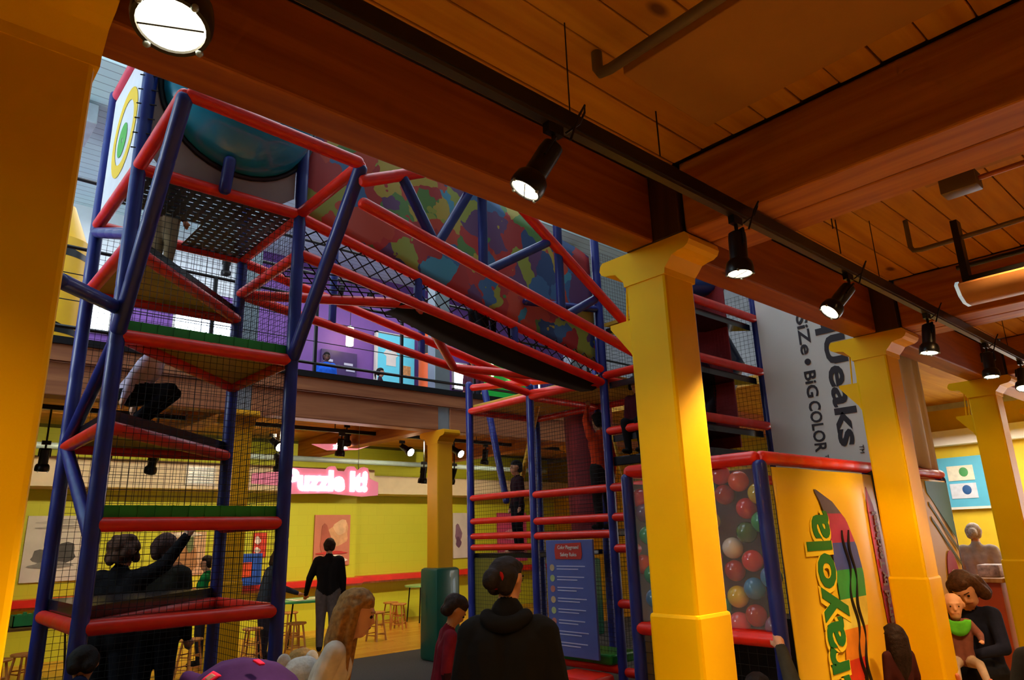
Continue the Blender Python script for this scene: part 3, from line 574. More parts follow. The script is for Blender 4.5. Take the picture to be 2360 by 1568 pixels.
# ---- white lettered banner
wb = thing('white_banner', (7.2, 3.2, 2.1), 'tall white banner with dark sideways lettering above the yellow banner', 'banner')
WCL = mat('white_banner_cloth', 'e0dcd4', .6, var=.04, scale=2, bump=.1)
MB().box((7.19, 2.62, 2.1), (7.2, 3.77, 5.2)).build('cloth', WCL, wb, smooth=False)
bb = MB(); 
for i in range(31):
    x = 7.2 + 1.25 * i / 30; dy = .03 * math.sin(x * 16)
    bb.v += [(x, 2.6 + dy, 2.15), (x, 2.6 + dy * .6, 3.2), (x, 2.6 + dy * .4, 5.2)]
for i in range(30):
    for k in (0, 1): bb.f.append((i * 3 + k, i * 3 + 3 + k, i * 3 + 4 + k, i * 3 + 1 + k)); bb.m.append(0)
o = bb.build('side_cloth', WCL, wb); md = o.modifiers.new('thick', 'SOLIDIFY'); md.thickness = .006
INK = mat('banner_ink', '2b2026', .6, var=0)
text('lettering', 'SqUeaks', .30, (7.185, 3.05, 4.05), (0, 0, -1), (0, -1, 0), INK, wb, off=.008, width=1.62)
for s_, z_, wd in (('SiZe', 3.88, .44), ('BiG', 3.26, .28), ('COLOR', 2.93, .53)): text('lettering', s_, .17, (7.185, 3.31, z_), (0, 0, -1), (0, -1, 0), INK, wb, off=.003, width=wd)
MB().lathe((7.185, 3.255, 3.35), [(.033, 0), (.033, .004)], 20, M=Matrix.Rotation(-math.pi / 2, 3, 'Y')).build('bullet', INK, wb)
text('trademark', 'TM', .06, (7.185, 2.87, 2.42), (0, 0, -1), (0, -1, 0), INK, wb); text('trademark', 'TM', .05, (7.185, 3.22, 2.36), (0, 0, -1), (0, -1, 0), INK, wb)
# ---- rules sign
rs = thing('rules_sign', (5.72, 5.48, .4), 'tall blue safety rules board with a red heading on the right tower', 'sign')
SB = mat('sign_blue', '5a66a8', .4, var=.04)
MB().bbox((5.70, 5.14, .42), (5.73, 5.84, 1.60), .006).build('board', SB, rs, smooth=False)
MB().prism([(5.699, y, z) for y, z in ((5.68, 1.56), (5.30, 1.57), (5.29, 1.45), (5.31, 1.40), (5.69, 1.40), (5.70, 1.50))], (-.004, 0, 0)).build('heading_patch', mat('sign_red', 'c8342a', .5, var=0), rs, smooth=False)
PALE = mat('sign_pale', 'c8c8e0', .5, var=0)
text('lettering', 'Color Playground', .055, (5.693, 5.49, 1.505), (0, -1, 0), (0, 0, 1), WHITE, rs, align='CENTER', width=.31)
text('lettering', 'Safety Rules', .055, (5.693, 5.49, 1.43), (0, -1, 0), (0, 0, 1), WHITE, rs, align='CENTER', width=.24)
for i in range(8):
    z = 1.31 - i * .11
    if i < 6:
        n = 20; MB().prism([(5.699, 5.75 + .035 * math.cos(2 * math.pi * k / n), z + .035 * math.sin(2 * math.pi * k / n)) for k in range(n)], (-.003, 0, 0)).build('rule_icon', mat('icon_%d' % (i % 3), ('c8a878', 'b0b878', 'c87868')[i % 3], .5, var=0), rs, smooth=False)
    for q in range(2): MB().box((5.697, 5.68 - .42 + .1 * q + .02 * (i % 3), z + .012 - q * .03), (5.6995, 5.68, z + .022 - q * .03)).build('text_line', PALE, rs, smooth=False)
# ================================================================== light track and spotlights
tk = thing('light_track', (4.5, 1.606, 3.16), 'long black light track running below the near pine beam', 'light track')
MB().bbox((-1.0, 1.585, 3.165), (12.5, 1.63, 3.24), .006).build('rail', BLACKM, tk, smooth=False)
MB().box((-1.0, 1.588, 3.152), (12.5, 1.626, 3.166)).build('lip', mat('track_lip', '4a4642', .4, .5), tk, smooth=False)
for i in range(9): x = .3 + i * 1.5; MB().tube([(x, 1.606, 3.24), (x, 1.606, 3.70)], .003, 6).build('hanger', BLACKM, tk)
def spotlight(mount, d, label, s=1.0, lens=LENS, power=0, col=WARM, group='black track spotlights', ang=50, cable=True):
    d = Vector(d).normalized(); m_ = Vector(mount); t = thing('track_spotlight', mount, label, 'spotlight', group)
    M = d.to_track_quat('Z', 'Y').to_matrix()
    MB().box((m_.x - .05 * s, m_.y - .02 * s, m_.z - .05 * s), (m_.x + .05 * s, m_.y + .02 * s, m_.z)).build('adapter', BLACKM, t, smooth=False)
    c = m_ - Vector((0, 0, .10 * s))
    side = M @ Vector((1, 0, 0))
    MB().tube([m_ - Vector((0, 0, .04 * s)), c], .012 * s, 8).tube([c + side * .062 * s - Vector((0, 0, .0)), c + side * .064 * s + d * .10 * s], .008 * s, 6).tube([c - side * .062 * s, c - side * .064 * s + d * .10 * s], .008 * s, 6).tube([c - side * .062 * s, c + side * .062 * s], .008 * s, 6).build('yoke', BLACKM, t)
    MB().lathe(c, [(.035 * s, 0), (.052 * s, .012 * s), (.055 * s, .05 * s), (.055 * s, .19 * s), (.06 * s, .195 * s)], 24, M=M).build('body', BLACKM, t)
    hd = MB().lathe(c + d * .19 * s, [(.062 * s, 0), (.078 * s, .02 * s), (.083 * s, .05 * s), (.083 * s, .075 * s), (.079 * s, .09 * s), (.07 * s, .09 * s), (.066 * s, .06 * s)], 28, M=M).build('head', BLACKM, t)
    MB().lathe(c + d * .245 * s, [(.064 * s, 0), (.068 * s, .008 * s), (.0675 * s, .03 * s)], 28, M=M).build('lens', lens, hd)
    MB().tube([c + d * .282 * s - side * .066 * s, c + d * .282 * s + side * .066 * s], .0025 * s, 5).build('lens_clip', BLACKM, hd)
    for a in (.8, 2.3, 3.9, 5.4):
        p = c + d * .28 * s + (M @ Vector((math.cos(a), math.sin(a), 0))) * .078 * s; MB().ell(p, .009 * s, 8, 6).build('clip_knob', STEEL, hd)
    if cable:
        q = m_ + Vector((.06, -.02, -.03)) * s
        MB().tube([q, q + Vector((.05, -.05, .05)) * s, q + Vector((.07, -.07, .11)) * s, q + Vector((.05, -.09, .13)) * s, q + Vector((.03, -.07, .08)) * s, q + Vector((.0, -.03, -.05)) * s], .006 * s, 6).build('cable', BLACKM, t)
    if power: spot('spot_beam', c + d * .30 * s, d, power, ang, col, .7, .04)
    return t
spotlight((.375, 1.606, 3.245), (-.1, -.2, -1), 'large lit spotlight at the top left over the near left column', 1.1, power=18, ang=40)
spots = [((1.70, 1.606, 3.15), (-.35, .30, -.75), 'tilted spotlight with a cable loop in front of the long pine beam', 360), ((2.98, 1.606, 3.15), (-.05, .02, -1), 'spotlight pointing straight down beside the ball wall column capital', 160),
         ((4.27, 1.606, 3.15), (-.5, .42, -.7), 'tilted spotlight midway between the ball wall column and the banner column', 280), ((5.61, 1.606, 3.15), (-.12, .1, -1), 'spotlight just in front of the banner column capital', 160),
         ((7.03, 1.606, 3.15), (-.12, .0, -1), 'spotlight between the banner column and the counter column', 40), ((8.12, 1.606, 3.15), (-.45, .0, -1), 'spotlight at the right edge beside the counter column', 40)]
for m_, d, l, p in spots: spotlight(m_, d, l, .8, power=p)
# ceiling pipes in the near bays
PIPE = mat('painted_pipe', '6a5a44', .5, var=.08)
def pipe(pts, r, label, m=PIPE): return tag(MB().tube(pts, r, 12).build('ceiling_pipe', m), label, 'pipe')
pipe([(2.04, -3, 3.55), (2.04, 1.58, 3.55), (2.04, 1.63, 3.56), (2.04, 1.645, 3.59), (2.04, 1.645, 3.67)], .024, 'thick grey pipe with an elbow beside the tan panel')
pipe([(5.0, -2, 3.47), (5.0, 1.38, 3.43), (5.0, 1.43, 3.44), (5.0, 1.445, 3.47), (5.0, 1.445, 3.67)], .016, 'thin pipe with an elbow beyond the big cross beam')
pipe([(5.6, -2, 3.43), (5.6, 1.35, 3.43)], .018, 'thin dark tube in front of the second cross beam', BLACKM)  # dark line in front of the beam, drawn as a tube
pipe([(4.2, -2, 3.45), (4.2, .9, 3.45)], .014, 'copper coloured pipe with a valve near the right edge', mat('copper', 'a8623a', .4, .4))
tag(MB().bbox((4.14, .82, 3.40), (4.26, 1.0, 3.5), .01).build('pipe_valve', PIPE), 'small valve box at the end of the copper pipe', 'valve')
for i, (x, y) in enumerate(((4.15, 1.6), (4.6, 1.75), (2.6, 1.75))): tag(MB().tube([(x, y, 3.67), (x, y, 3.42)], .004, 6).build('hanger_rod', BLACKM), ['thin hanger rod left of the elbowed thin pipe', 'thin hanger rod close to the elbowed thin pipe', 'thin hanger rod above the near light track'][i], 'rod')
ft = thing('hanging_fixture', (5.0, .9, 3.0), 'curved hanging fixture with a pale blue edge under the right ceiling', 'ceiling lamp')
prof = [(-.16, 3.08), (-.12, 3.02), (-.05, 2.985), (.05, 2.985), (.12, 3.02), (.16, 3.08)]
bsk = MB().prism([(5.0 + a, 1.18, z) for a, z in prof] + [(5.0 + a * .9, 1.18, z + .015) for a, z in reversed(prof)], (0, -2.6, 0)).build('reflector', mat('tan_reflector', 'b07a4a', .5), ft)
MB().prism([(5.0 + a * 1.02, 1.2, z) for a, z in prof] + [(5.0 + a * .8, 1.2, z + .03) for a, z in reversed(prof)], (0, -.02, 0)).build('end_rim', mat('pale_edge', 'b8d4e0', .3, var=0, emis=.5), ft, smooth=False)
MB().box((4.96, 1.14, 3.05), (5.04, 1.18, 3.55)).build('hanger_strap', BLACKM, ft, smooth=False)
MB().box((4.97, -1.4, 3.10), (5.03, 1.15, 3.16)).build('spine', BLACKM, ft, smooth=False)
# ================================================================== puzzle room
far = [((4.45, 10.5, 3.3), (.1, -.9, -.5), 'glaring spotlight facing the camera left of the glowing pink sign', 1), ((6.81, 10.5, 3.35), (.1, -.9, -.5), 'glaring spotlight facing the camera left of the green based column', 1), ((7.91, 10.5, 3.38), (.1, -.9, -.5), 'glaring spotlight facing the camera right of the green based column', 1),
       ((5.63, 10.5, 3.4), (0, .2, -1), 'small dark spotlight above the middle of the pink sign', 0), ((1.51, 10.5, 3.0), (0, .2, -1), 'small dark spotlight at far left below the balcony', 0), ((7.28, 10.5, 3.0), (0, .2, -1), 'low small spotlight left of the dim yellow middle column', 0), ((4.57, 10.5, 3.1), (.2, .4, -1), 'small dark spotlight just above the pink sign left end', 0), ((8.73, 10.5, 3.4), (0, .2, -1), 'small spotlight behind the thin blue posts of the right tower', 0), ((7.96, 10.5, 3.0), (0, .5, -1), 'low small spotlight right of the dim yellow middle column', 0), ((2.21, 10.5, 3.0), (0, .6, -1), 'small dark spotlight between the left tower posts', 0), ((2.79, 10.5, 3.0), (0, .6, -1), 'small dark spotlight in front of the air vent', 0), ((6.1, 11.2, 3.67), (.3, .5, -1), 'small dark spotlight over the right end of the pink sign', 0)]
for m_, d, l, g in far: spotlight(m_, d, l, 1.0, LENSF if g else LENS, 0, group='spotlights over the puzzle room', cable=False)
t2 = thing('light_track', (5, 10.5, 3.35), 'black light track hung over the puzzle room', 'light track')
MB().box((-1, 10.47, 3.40), (11, 10.53, 3.46)).build('rail', BLACKM, t2, smooth=False)
for i in range(8): x = -.5 + i * 1.5; MB().tube([(x, 10.5, 3.46), (x, 10.5, 3.7)], .008, 6).build('hanger', BLACKM, t2)
for x in (1.51, 2.21, 2.79, 4.57, 7.28, 7.96): MB().tube([(x, 10.5, 2.98), (x, 10.5, 3.42)], .012, 6).build('drop_stem', BLACKM, t2)
pipe([(-2, 12.2, 3.15), (12, 12.2, 3.15)], .05, 'pale blue conduit along the puzzle room ceiling', mat('pale_conduit', '8fa8a8', .4))
pipe([(-2, 9.6, 3.45), (12, 9.6, 3.45)], .03, 'black conduit just behind the balcony beam', BLACKM)
# glowing sign
sg_ = thing('puzzle_sign', (5.1, 10.0, 2.3), 'glowing pink and white lettered sign hanging over the puzzle tables', 'sign')
SPK = mat('sign_pink', 'e0607a', .5, var=.04, emis=.7, ecol='f08a98'); SWH = mat('sign_white', 'fff2f0', .4, var=0, emis=6, ecol='ffe8e6')
up_ = [(4.0, 2.64), (4.42, 2.68), (4.55, 2.74), (5.15, 2.74), (5.2, 2.79), (5.27, 2.79), (5.31, 2.72), (5.47, 2.72), (5.52, 2.8), (5.6, 2.8), (5.65, 2.75), (5.72, 2.76), (5.77, 2.8), (5.85, 2.78), (5.88, 2.62), (6.04, 2.56), (6.04, 2.36), (5.8, 2.34), (5.2, 2.38), (4.5, 2.36), (4.42, 2.48), (4.0, 2.5)]
MB().prism([(x, 10.0, z) for x, z in up_], (0, .1, 0)).build('backing', SPK, sg_, smooth=False)
text('lettering', 'Puzzle It!', .40, (4.47, 9.99, 2.43), (1, 0, 0), (0, 0, 1), SWH, sg_, off=.022, ext=.01, width=1.36)
for x in (4.4, 5.7): MB().tube([(x, 10.05, 2.7), (x, 10.05, 3.68)], .004, 6).build('hang_wire', STEEL, sg_)
area('sign_glow', (5.1, 9.9, 2.55), (0, -1, 0), 1.4, .3, 6, (1, .8, .78))
rf = thing('pink_sign_panel', (5.8, 11.6, 3.2), 'slanted pink panel with white letters near the ceiling above the sign', 'sign')
MB().prism([(5.6, 11.5, 3.33), (6.9, 11.5, 3.42), (6.5, 11.5, 3.28), (5.9, 11.5, 3.24)], (0, .04, 0)).build('panel', SPK, rf, smooth=False)
text('lettering', 'zle It', .14, (6.0, 11.49, 3.27), (1, 0, .05), (0, 0, 1), SWH, rf, off=.005)
# red ledge with apron
lge = thing('wall_ledge', (3, 13.3, .7), 'long red topped ledge along the lime wall', 'ledge')
MB().box((-6, 13.25, .84), (7.7, 13.6, .95)).box((7.7, 13.6, .84), (14, 13.95, .95)).build('shelf', mat('red_laminate', 'd8281c', .35), lge, smooth=False)
MB().box((-6, 13.3, .80), (7.7, 13.6, .84)).box((7.7, 13.65, .80), (14, 13.95, .84)).build('edge_strip', STOOLW, lge, smooth=False)
# posters
def poster(x0, x1, z0, z1, base, label, blobs, y=13.59):
    t = thing('poster', ((x0 + x1) / 2, y, z0), label, 'poster')
    MB().box((x0, y - .03, z0), (x1, y, z1)).build('board', mat('poster_' + base, base, .5, var=.08, scale=4), t, smooth=False)
    for bi, (c, cx_, cz, rx, rz) in enumerate(blobs):
        n = 14; ph = cx_ * 7
        MB().prism([(x0 + (x1 - x0) * cx_ + rx * (1 + .22 * math.sin(3 * a + ph)) * math.cos(a), y - .031 - bi * .004, z0 + (z1 - z0) * cz + rz * (1 + .18 * math.cos(2 * a + ph)) * math.sin(a)) for a in [2 * math.pi * k / n for k in range(n)]], (0, -.003, 0)).build('print', mat('print_' + c, c, .5, var=.15, scale=8), t, smooth=False)
    return t
poster(1.86, 2.72, 1.19, 2.2, 'd6d2c8', 'white poster with a grey machine drawing at far left', [('6a6a68', .3, .38, .16, .1), ('4a4a4a', .62, .42, .2, .16), ('8a8a86', .45, .25, .3, .05), ('b8b4aa', .5, .9, .3, .03), ('a8a49a', .5, .82, .3, .02)])
poster(3.86, 4.62, 1.17, 1.92, 'd8b088', 'brown toned picture poster behind the left tower', [('8a5a34', .25, .4, .14, .2), ('a87848', .6, .35, .2, .22), ('6a7a4a', .65, .7, .06, .14), ('c87a2a', .2, .75, .08, .06), ('5a3a24', .4, .2, .12, .08), ('e8e0d0', .5, .93, .3, .04)])
poster(6.74, 7.54, 1.2, 2.2, 'c87a62', 'salmon poster with a pale animal behind the man in black', [('d8a478', .68, .62, .24, .24), ('e0b890', .72, .75, .15, .16), ('b05a48', .3, .5, .12, .3), ('e8e0d8', .5, .12, .34, .08), ('c0302a', .5, .25, .34, .03)])
poster(10.5, 11.0, 1.2, 2.25, 'd8d4d4', 'white poster with a mauve figure right of the middle column', [('8a6a88', .3, .55, .1, .2), ('6a4a6a', .3, .35, .08, .12)], 13.94)
poster(5.5, 5.76, 1.42, 1.87, 'd83a24', 'small red notice with a white spiral by the tower post', [('f0e8e0', .3, .7, .06, .07), ('f0e8e0', .3, .3, .06, .05)])
poster(11.9, 12.9, 1.05, 2.25, 'd8508a', 'pink display board behind the right tower bars', [('e8a0b8', .5, .55, .4, .12), ('f0f0f0', .3, .2, .1, .1), ('d02a2a', .7, .2, .1, .1)], 13.94)
# stools
def stool(x, y):
    t = thing('wooden_stool', (x, y, 0))
    MB().lathe((x, y, .44), [(.13, 0), (.15, .008), (.152, .022), (.145, .03)], 24).build('seat', STOOLW, t)
    L = []
    for a in (45, 135, 225, 315):
        c, s = math.cos(math.radians(a)), math.sin(math.radians(a)); p0, p1 = Vector((x + .1 * c, y + .1 * s, .44)), Vector((x + .17 * c, y + .17 * s, 0)); L.append((p0, p1))
        MB().tube([p0, p1], [.014, .017], 10).build('leg', STOOLW, t)
    for i in range(4):
        for f_ in (.38, .72):
            a, b = L[i], L[(i + 1) % 4]; f2 = f_ + (.06 if i % 2 else 0); MB().tube([a[0].lerp(a[1], f2), b[0].lerp(b[1], f2)], .009, 8).build('rung', STOOLW, t)
    return t
st0 = stool(5.21, 10.95); tag(st0, 'wooden stool beside the legs of the man in black', 'stool', 'round wooden stools')
for x, y, a, l in ((6.82, 11.25, .3, 'lone wooden stool in the open, left of the padded column'), (7.95, 12.3, .7, 'pale wooden stool nearest the green padded column'), (8.05, 12.75, .2, 'wooden stool tucked behind the pale stool'), (3.46, 10.4, .5, 'wooden stool seen under the lowest step of the left tower'), (3.1, 10.75, .1, 'second wooden stool left under the lowest tower step'), (4.48, 10.85, .9, 'wooden stool half hidden by the dim yellow left column'), (1.66, 10.8, .4, 'wooden stool at the bottom left edge'), (1.35, 10.5, .2, 'foremost wooden stool at the bottom left edge'), (7.0, 12.6, .6, 'wooden stool behind the far side of the puzzle table'), (5.9, 12.7, .1, 'wooden stool between the man and the lime wall')):
    dup(st0, (x, y, 0), a, l)
# puzzle tables
TT = mat('green_laminate', '3fae74', .3, var=.08)
def table(cx_, cy_, rx, ry, label, m=TT):
    t = thing('puzzle_table', (cx_, cy_, 0), label, 'table')
    n = 36; MB().prism([(cx_ + rx * math.cos(a) , cy_ + ry * math.sin(a), .70) for a in [2 * math.pi * k / n for k in range(n)]], (0, 0, .03)).build('table_top', m, t, smooth=False)
    for sx in (-.6, .6):
        for sy in (-.5, .5): MB().tube([(cx_ + rx * sx, cy_ + ry * sy, .70), (cx_ + rx * sx * 1.15, cy_ + ry * sy * 1.15, 0)], .014, 8).build('leg', BLACKM, t)
    return t
table(5.95, 11.85, .85, .5, 'green puzzle table in front of the man in black')
table(9.1, 13.0, .5, .4, 'green puzzle table left of the padded column', mat('pale_green_laminate', '8ac87a', .3))
table(1.7, 11.6, .9, .5, 'dark table with bins at the bottom left', mat('brown_laminate', '6a4a1e', .4))
def bin_(x, y, z, s, c, label):
    t = thing('puzzle_bin', (x, y, z), label, 'bin'); m = mat('bin_' + c, c, .4)
    b = MB(); e = .012
    b.box((x - s, y - s * .6, z), (x + s, y + s * .6, z + e)).box((x - s, y - s * .6, z), (x - s + e, y + s * .6, z + s * .7)).box((x + s - e, y - s * .6, z), (x + s, y + s * .6, z + s * .7)).box((x - s, y - s * .6, z), (x + s, y - s * .6 + e, z + s * .7)).box((x - s, y + s * .6 - e, z), (x + s, y + s * .6, z + s * .7))
    b.build('tub', m, t, smooth=False)
    for i in range(5): MB().bbox((x - s * .7 + i * s * .28, y - .03, z + s * .45), (x - s * .5 + i * s * .28, y + .05, z + s * (.75 + .1 * (i % 2))), .005).build('puzzle_piece', m, t, smooth=False)
bin_(1.75, 11.4, .735, .2, '2a8a4a', 'green bin on the table at bottom left'); bin_(2.2, 11.4, .735, .15, 'c8741c', 'orange bin on the table at bottom left'); bin_(6.5, 11.75, .735, .11, '1f4ab8', 'blue bin on the puzzle table by the man')
ws = thing('puzzle_sheet', (5.8, 11.3, .735), 'white puzzle sheet on the green table beside the man', 'paper')
MB().box((5.45, 11.5, .735), (6.05, 11.95, .745)).build('sheet', WHITE, ws, smooth=False)
MB().box((5.55, 11.55, .745), (5.85, 11.85, .75)).build('puzzle_print', mat('sheet_print', 'b8c88a', .5, var=.3, scale=20), ws, smooth=False)
ck = thing('blue_cabinet', (5.25, 13.2, 0), 'blue and red display cabinet behind the denim dressed person', 'cabinet')
MB().bbox((5.05, 13.1, .95), (5.5, 13.4, 1.5), .01).build('body', mat('cabinet_blue', '1f4fb0', .4), ck, smooth=False)
MB().box((5.12, 13.08, 1.1), (5.3, 13.1, 1.35)).build('red_panel', mat('panel_red', 'd84a1c', .4), ck, smooth=False)
# ================================================================== upper floor things
lp = thing('pendant_lamp', (6.64, 12.2, 5.5), 'glowing white pendant lamp on the purple upper wall', 'lamp')
LG_ = mat('pendant_glass', 'fff0c8', .4, var=0, emis=9, ecol='ffe6b0')
MB().lathe((6.64, 12.2, 5.45), [(.07, 0), (.075, .02), (.075, .36), (.07, .38)], 20).build('shade', LG_, lp); MB().tube([(6.64, 12.2, 5.83), (6.64, 12.2, 7.2)], .006, 6).build('cord', BLACKM, lp); MB().lathe((6.64, 12.2, 5.83), [(.05, 0), (.03, .04)], 16).build('cap', STEEL, lp)
for i, (x, z) in enumerate(((3.9, 6.53), (4.25, 6.53), (6.1, 6.53), (6.75, 6.53))): spotlight((x, 11.6, z), (.2, .6, -1), ['upper spotlight left above the bright window', 'upper spotlight right above the bright window', 'upper spotlight left of the pendant lamp', 'upper spotlight just above the pendant lamp'][i], 1.0, LENS, 0, group='upper floor spotlights', cable=False)
pipe([(2, 11.6, 6.55), (10, 11.6, 6.55)], .03, 'black lighting pipe on the upper floor', BLACKM)
po = thing('teal_poster', (7.9, 12.55, 4.9), 'bright teal poster with a white shirt picture on the upper wall', 'poster')
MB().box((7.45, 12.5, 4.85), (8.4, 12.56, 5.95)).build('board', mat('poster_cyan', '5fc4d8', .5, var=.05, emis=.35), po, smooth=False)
MB().box((7.42, 12.49, 4.82), (7.47, 12.57, 5.98)).box((7.42, 12.49, 5.94), (8.42, 12.57, 5.98)).build('frame', WHITE, po, smooth=False)
MB().prism([(7.6, 12.495, 5.5), (7.68, 12.495, 5.6), (7.78, 12.495, 5.57), (7.88, 12.495, 5.6), (7.98, 12.495, 5.5), (7.92, 12.495, 5.45), (7.92, 12.495, 5.25), (7.68, 12.495, 5.25), (7.68, 12.495, 5.45)], (0, -.004, 0)).build('shirt_print', mat('shirt_white', 'f4ece0', .5, var=.05), po, smooth=False)
MB().box((8.05, 12.492, 5.05), (8.3, 12.498, 5.3)).build('flower_print', mat('flower_orange', 'e8a86a', .5, var=.3, scale=18), po, smooth=False)
def crayon(x, y, r, z0, z1, c, label, tip=.6, black=True):
    t = thing('giant_crayon', (x, y, z0), label, 'crayon'); m = mat('crayon_' + c, c, .4, var=.04)
    MB().lathe((x, y, z0), [(r, 0), (r, z1 - z0)], 28).build('barrel', m, t)
    MB().lathe((x, y, z1), [(r * .92, 0), (r * .35, tip), (r * .1, tip + .03)], 28).build('tip', m, t)
    for z in (z1 - .25, z0 + .25):
        n = 40; b = MB(); b.v = [(x + r * 1.006 * math.cos(2 * math.pi * k / n), y + r * 1.006 * math.sin(2 * math.pi * k / n), z + q + (.06 * math.sin(4 * math.pi * k / n) if q else 0)) for q in (0, .14) for k in range(n)]
        b.f = [(k, (k + 1) % n, n + (k + 1) % n, n + k) for k in range(n)]; b.m = [0] * n; b.build('wave_band', BLACKM, t)
    return t
crayon(1.22, 9.7, .33, 3.88, 5.35, 'ffc000', 'giant yellow crayon standing upstairs behind the left column', .5)
crayon(8.55, 12.1, .26, 3.88, 5.75, 'f0601c', 'giant orange crayon standing upstairs beside the teal poster', .6)
gs = thing('green_display', (10.9, 12.4, 4.9), 'green lit display wall upstairs above the right tower deck', 'display')
MB().bbox((10.3, 12.4, 3.88), (11.8, 12.55, 5.8), .02).build('panel', mat('display_green', '1fa83a', .5, emis=.25), gs, smooth=False)
for x in (10.55, 11.1): MB().tube([(x, 12.38, 5.35), (x, 12.38, 5.75)], .03, 10).build('light_tube', LG_, gs)
sc_ = thing('wall_screen', (6.6, 12.55, 5.0), 'dark purple wall screen with pale writing behind the person in blue', 'screen')
MB().bbox((6.2, 12.52, 4.75), (7.0, 12.58, 5.4), .01).build('panel', mat('screen_purple', '4a3468', .4), sc_, smooth=False)
for x, z in ((6.25, 5.15), (6.7, 5.12), (6.75, 5.0)): MB().box((x, 12.512, z), (x + .2, 12.518, z + .05)).build('text_line', PALE, sc_, smooth=False)
# ================================================================== right room
ct = thing('orange_counter', (9.6, 2.4, 0), 'orange service counter with a wooden top at the right', 'counter')
MB().bbox((9.45, .9, 0), (9.95, 1.95, 1.0), .01).build('body', mat('counter_orange', 'c8501c', .45, var=.06), ct, smooth=False)
MB().bbox((9.4, .85, 1.0), (10.0, 2.0, 1.05), .008).build('worktop', STOOLW, ct, smooth=False)
MB().bbox((9.4, 2.5, 0), (9.9, 3.3, 1.0), .01).build('body', MATS['counter_orange'], ct, smooth=False)
MB().bbox((9.35, 2.46, 1.0), (9.95, 3.35, 1.05), .008).build('worktop', STOOLW, ct, smooth=False)
mg = tag(MB().bbox((9.55, 2.52, 1.05), (9.85, 2.74, 1.18), .01).build('paper_stack', mat('mottled_paper', 'b89a90', .6, var=.4, scale=30)), 'mottled stack of papers on the orange counter', 'papers')
rp_ = thing('teal_poster', (13.95, 3.6, 1.9), 'light blue poster with two pictures on the yellow wall at right', 'poster')
MB().box((13.92, 3.58, 1.9), (13.98, 4.35, 2.75)).build('board', mat('poster_sky', '5ab8dc', .5, var=.04), rp_, smooth=False)
MB().box((13.915, 3.55, 1.87), (13.97, 4.38, 1.91)).box((13.915, 3.55, 1.87), (13.97, 3.58, 2.78)).build('frame', WHITE, rp_, smooth=False)
for z, c in ((2.35, 'e0dcc8'), (2.05, 'd0d8e8')):
    q = MB().box((13.91, 3.75, z), (13.92, 4.15, z + .25)).build('picture', mat('pic_' + c, c, .5, var=.1, scale=12), rp_, smooth=False)
    MB().ell((13.91, 3.9, z + .14), (.005, .07, .08), 12, 8).build('drawing', mat('draw_' + ('g' if z > 2.2 else 'b'), '4a9a5a' if z > 2.2 else '2a5a9a', .5), q)
sw = thing('switch_plate', (13.98, 3.0, 1.3), 'small pale panel on the yellow wall at right', 'panel')
MB().bbox((13.94, 3.1, 1.25), (13.99, 3.3, 1.5), .01).build('plate', WHITE, sw)
tag(MB().bbox((5.02, .2, .28), (5.4, 1.4, .33), .015).build('bench', STOOLW), 'wooden bench under the dark haired person at the right edge', 'bench')
for y in (.4, 1.7): pass
bq = D.objects['bench']; 
for y in (.35, 1.25):
    for x in (5.06, 5.34): MB().box((x - .03, y - .03, 0), (x + .03, y + .03, .29)).build('leg', STOOLW, bq, smooth=False)
# ================================================================== people
def capsule(mb, p0, r0, p1, r1, n=10):
    p0, p1 = Vector(p0), Vector(p1); d = p1 - p0; L = d.length
    if L < 1e-5: mb.ell(p0, r0, n, 7); return
    d /= L; st = []
    for k in range(5): a = math.pi / 2 * (1 - k / 4.0); st.append((-r0 * math.sin(a), max(r0 * math.cos(a), r0 * .03)))
    for k in range(5): a = math.pi / 2 * k / 4.0; st.append((L + r1 * math.sin(a), max(r1 * math.cos(a), r1 * .03)))
    mb.tube([p0 + d * t for t, _ in st], [r for _, r in st], n)
def fuse(name, caps, mats, vox, parent, smooth_it=4):
    b = MB()
    for c in caps: capsule(b, *c[:4])
    me = b.mesh(name, mats[0], False); o = D.objects.new(name, me); COL.objects.link(o)
    md = o.modifiers.new('r', 'REMESH'); md.mode = 'VOXEL'; md.voxel_size = vox; md.use_smooth_shade = True
    sm = o.modifiers.new('s', 'SMOOTH'); sm.factor = .5; sm.iterations = smooth_it
    bpy.context.view_layer.update()
    m2 = D.meshes.new_from_object(o.evaluated_get(bpy.context.evaluated_depsgraph_get())); o.modifiers.clear(); o.data = m2; D.meshes.remove(me); m2.name = name
    m2.materials.clear()
    for m in mats: m2.materials.append(m)
    n = len(m2.polygons)
    if len(mats) > 1 and n:
        cen = np.empty(n * 3); m2.polygons.foreach_get('center', cen); cen = cen.reshape(-1, 3); best = np.full(n, 1e9); idx = np.zeros(n, int)
        for c in caps:
            a, r0, e, r1, mi = np.array(c[0]), c[1], np.array(c[2]), c[3], c[4]; ab = e - a; L2 = max(ab @ ab, 1e-9)
            t = np.clip(((cen - a) @ ab) / L2, 0, 1); dd = np.linalg.norm(cen - (a + t[:, None] * ab), axis=1) - (r0 + (r1 - r0) * t) + (c[5] if len(c) > 5 else 0)
            k = dd < best; best[k] = dd[k]; idx[k] = mi
        m2.polygons.foreach_set('material_index', idx.astype(np.int32))
    m2.polygons.foreach_set('use_smooth', [True] * n); m2.update()
    if parent is not None: par(o, parent)
    return o
SKIN = {'light': mat('skin_light', 'd39a78', .5, var=.05), 'tan': mat('skin_tan', 'b5794f', .5, var=.05), 'dark': mat('skin_dark', '5a3826', .5, var=.05)}
def cloth(c): return mat('cloth_' + c, c, .9, var=.18, scale=14, bump=.15, spec=.15)
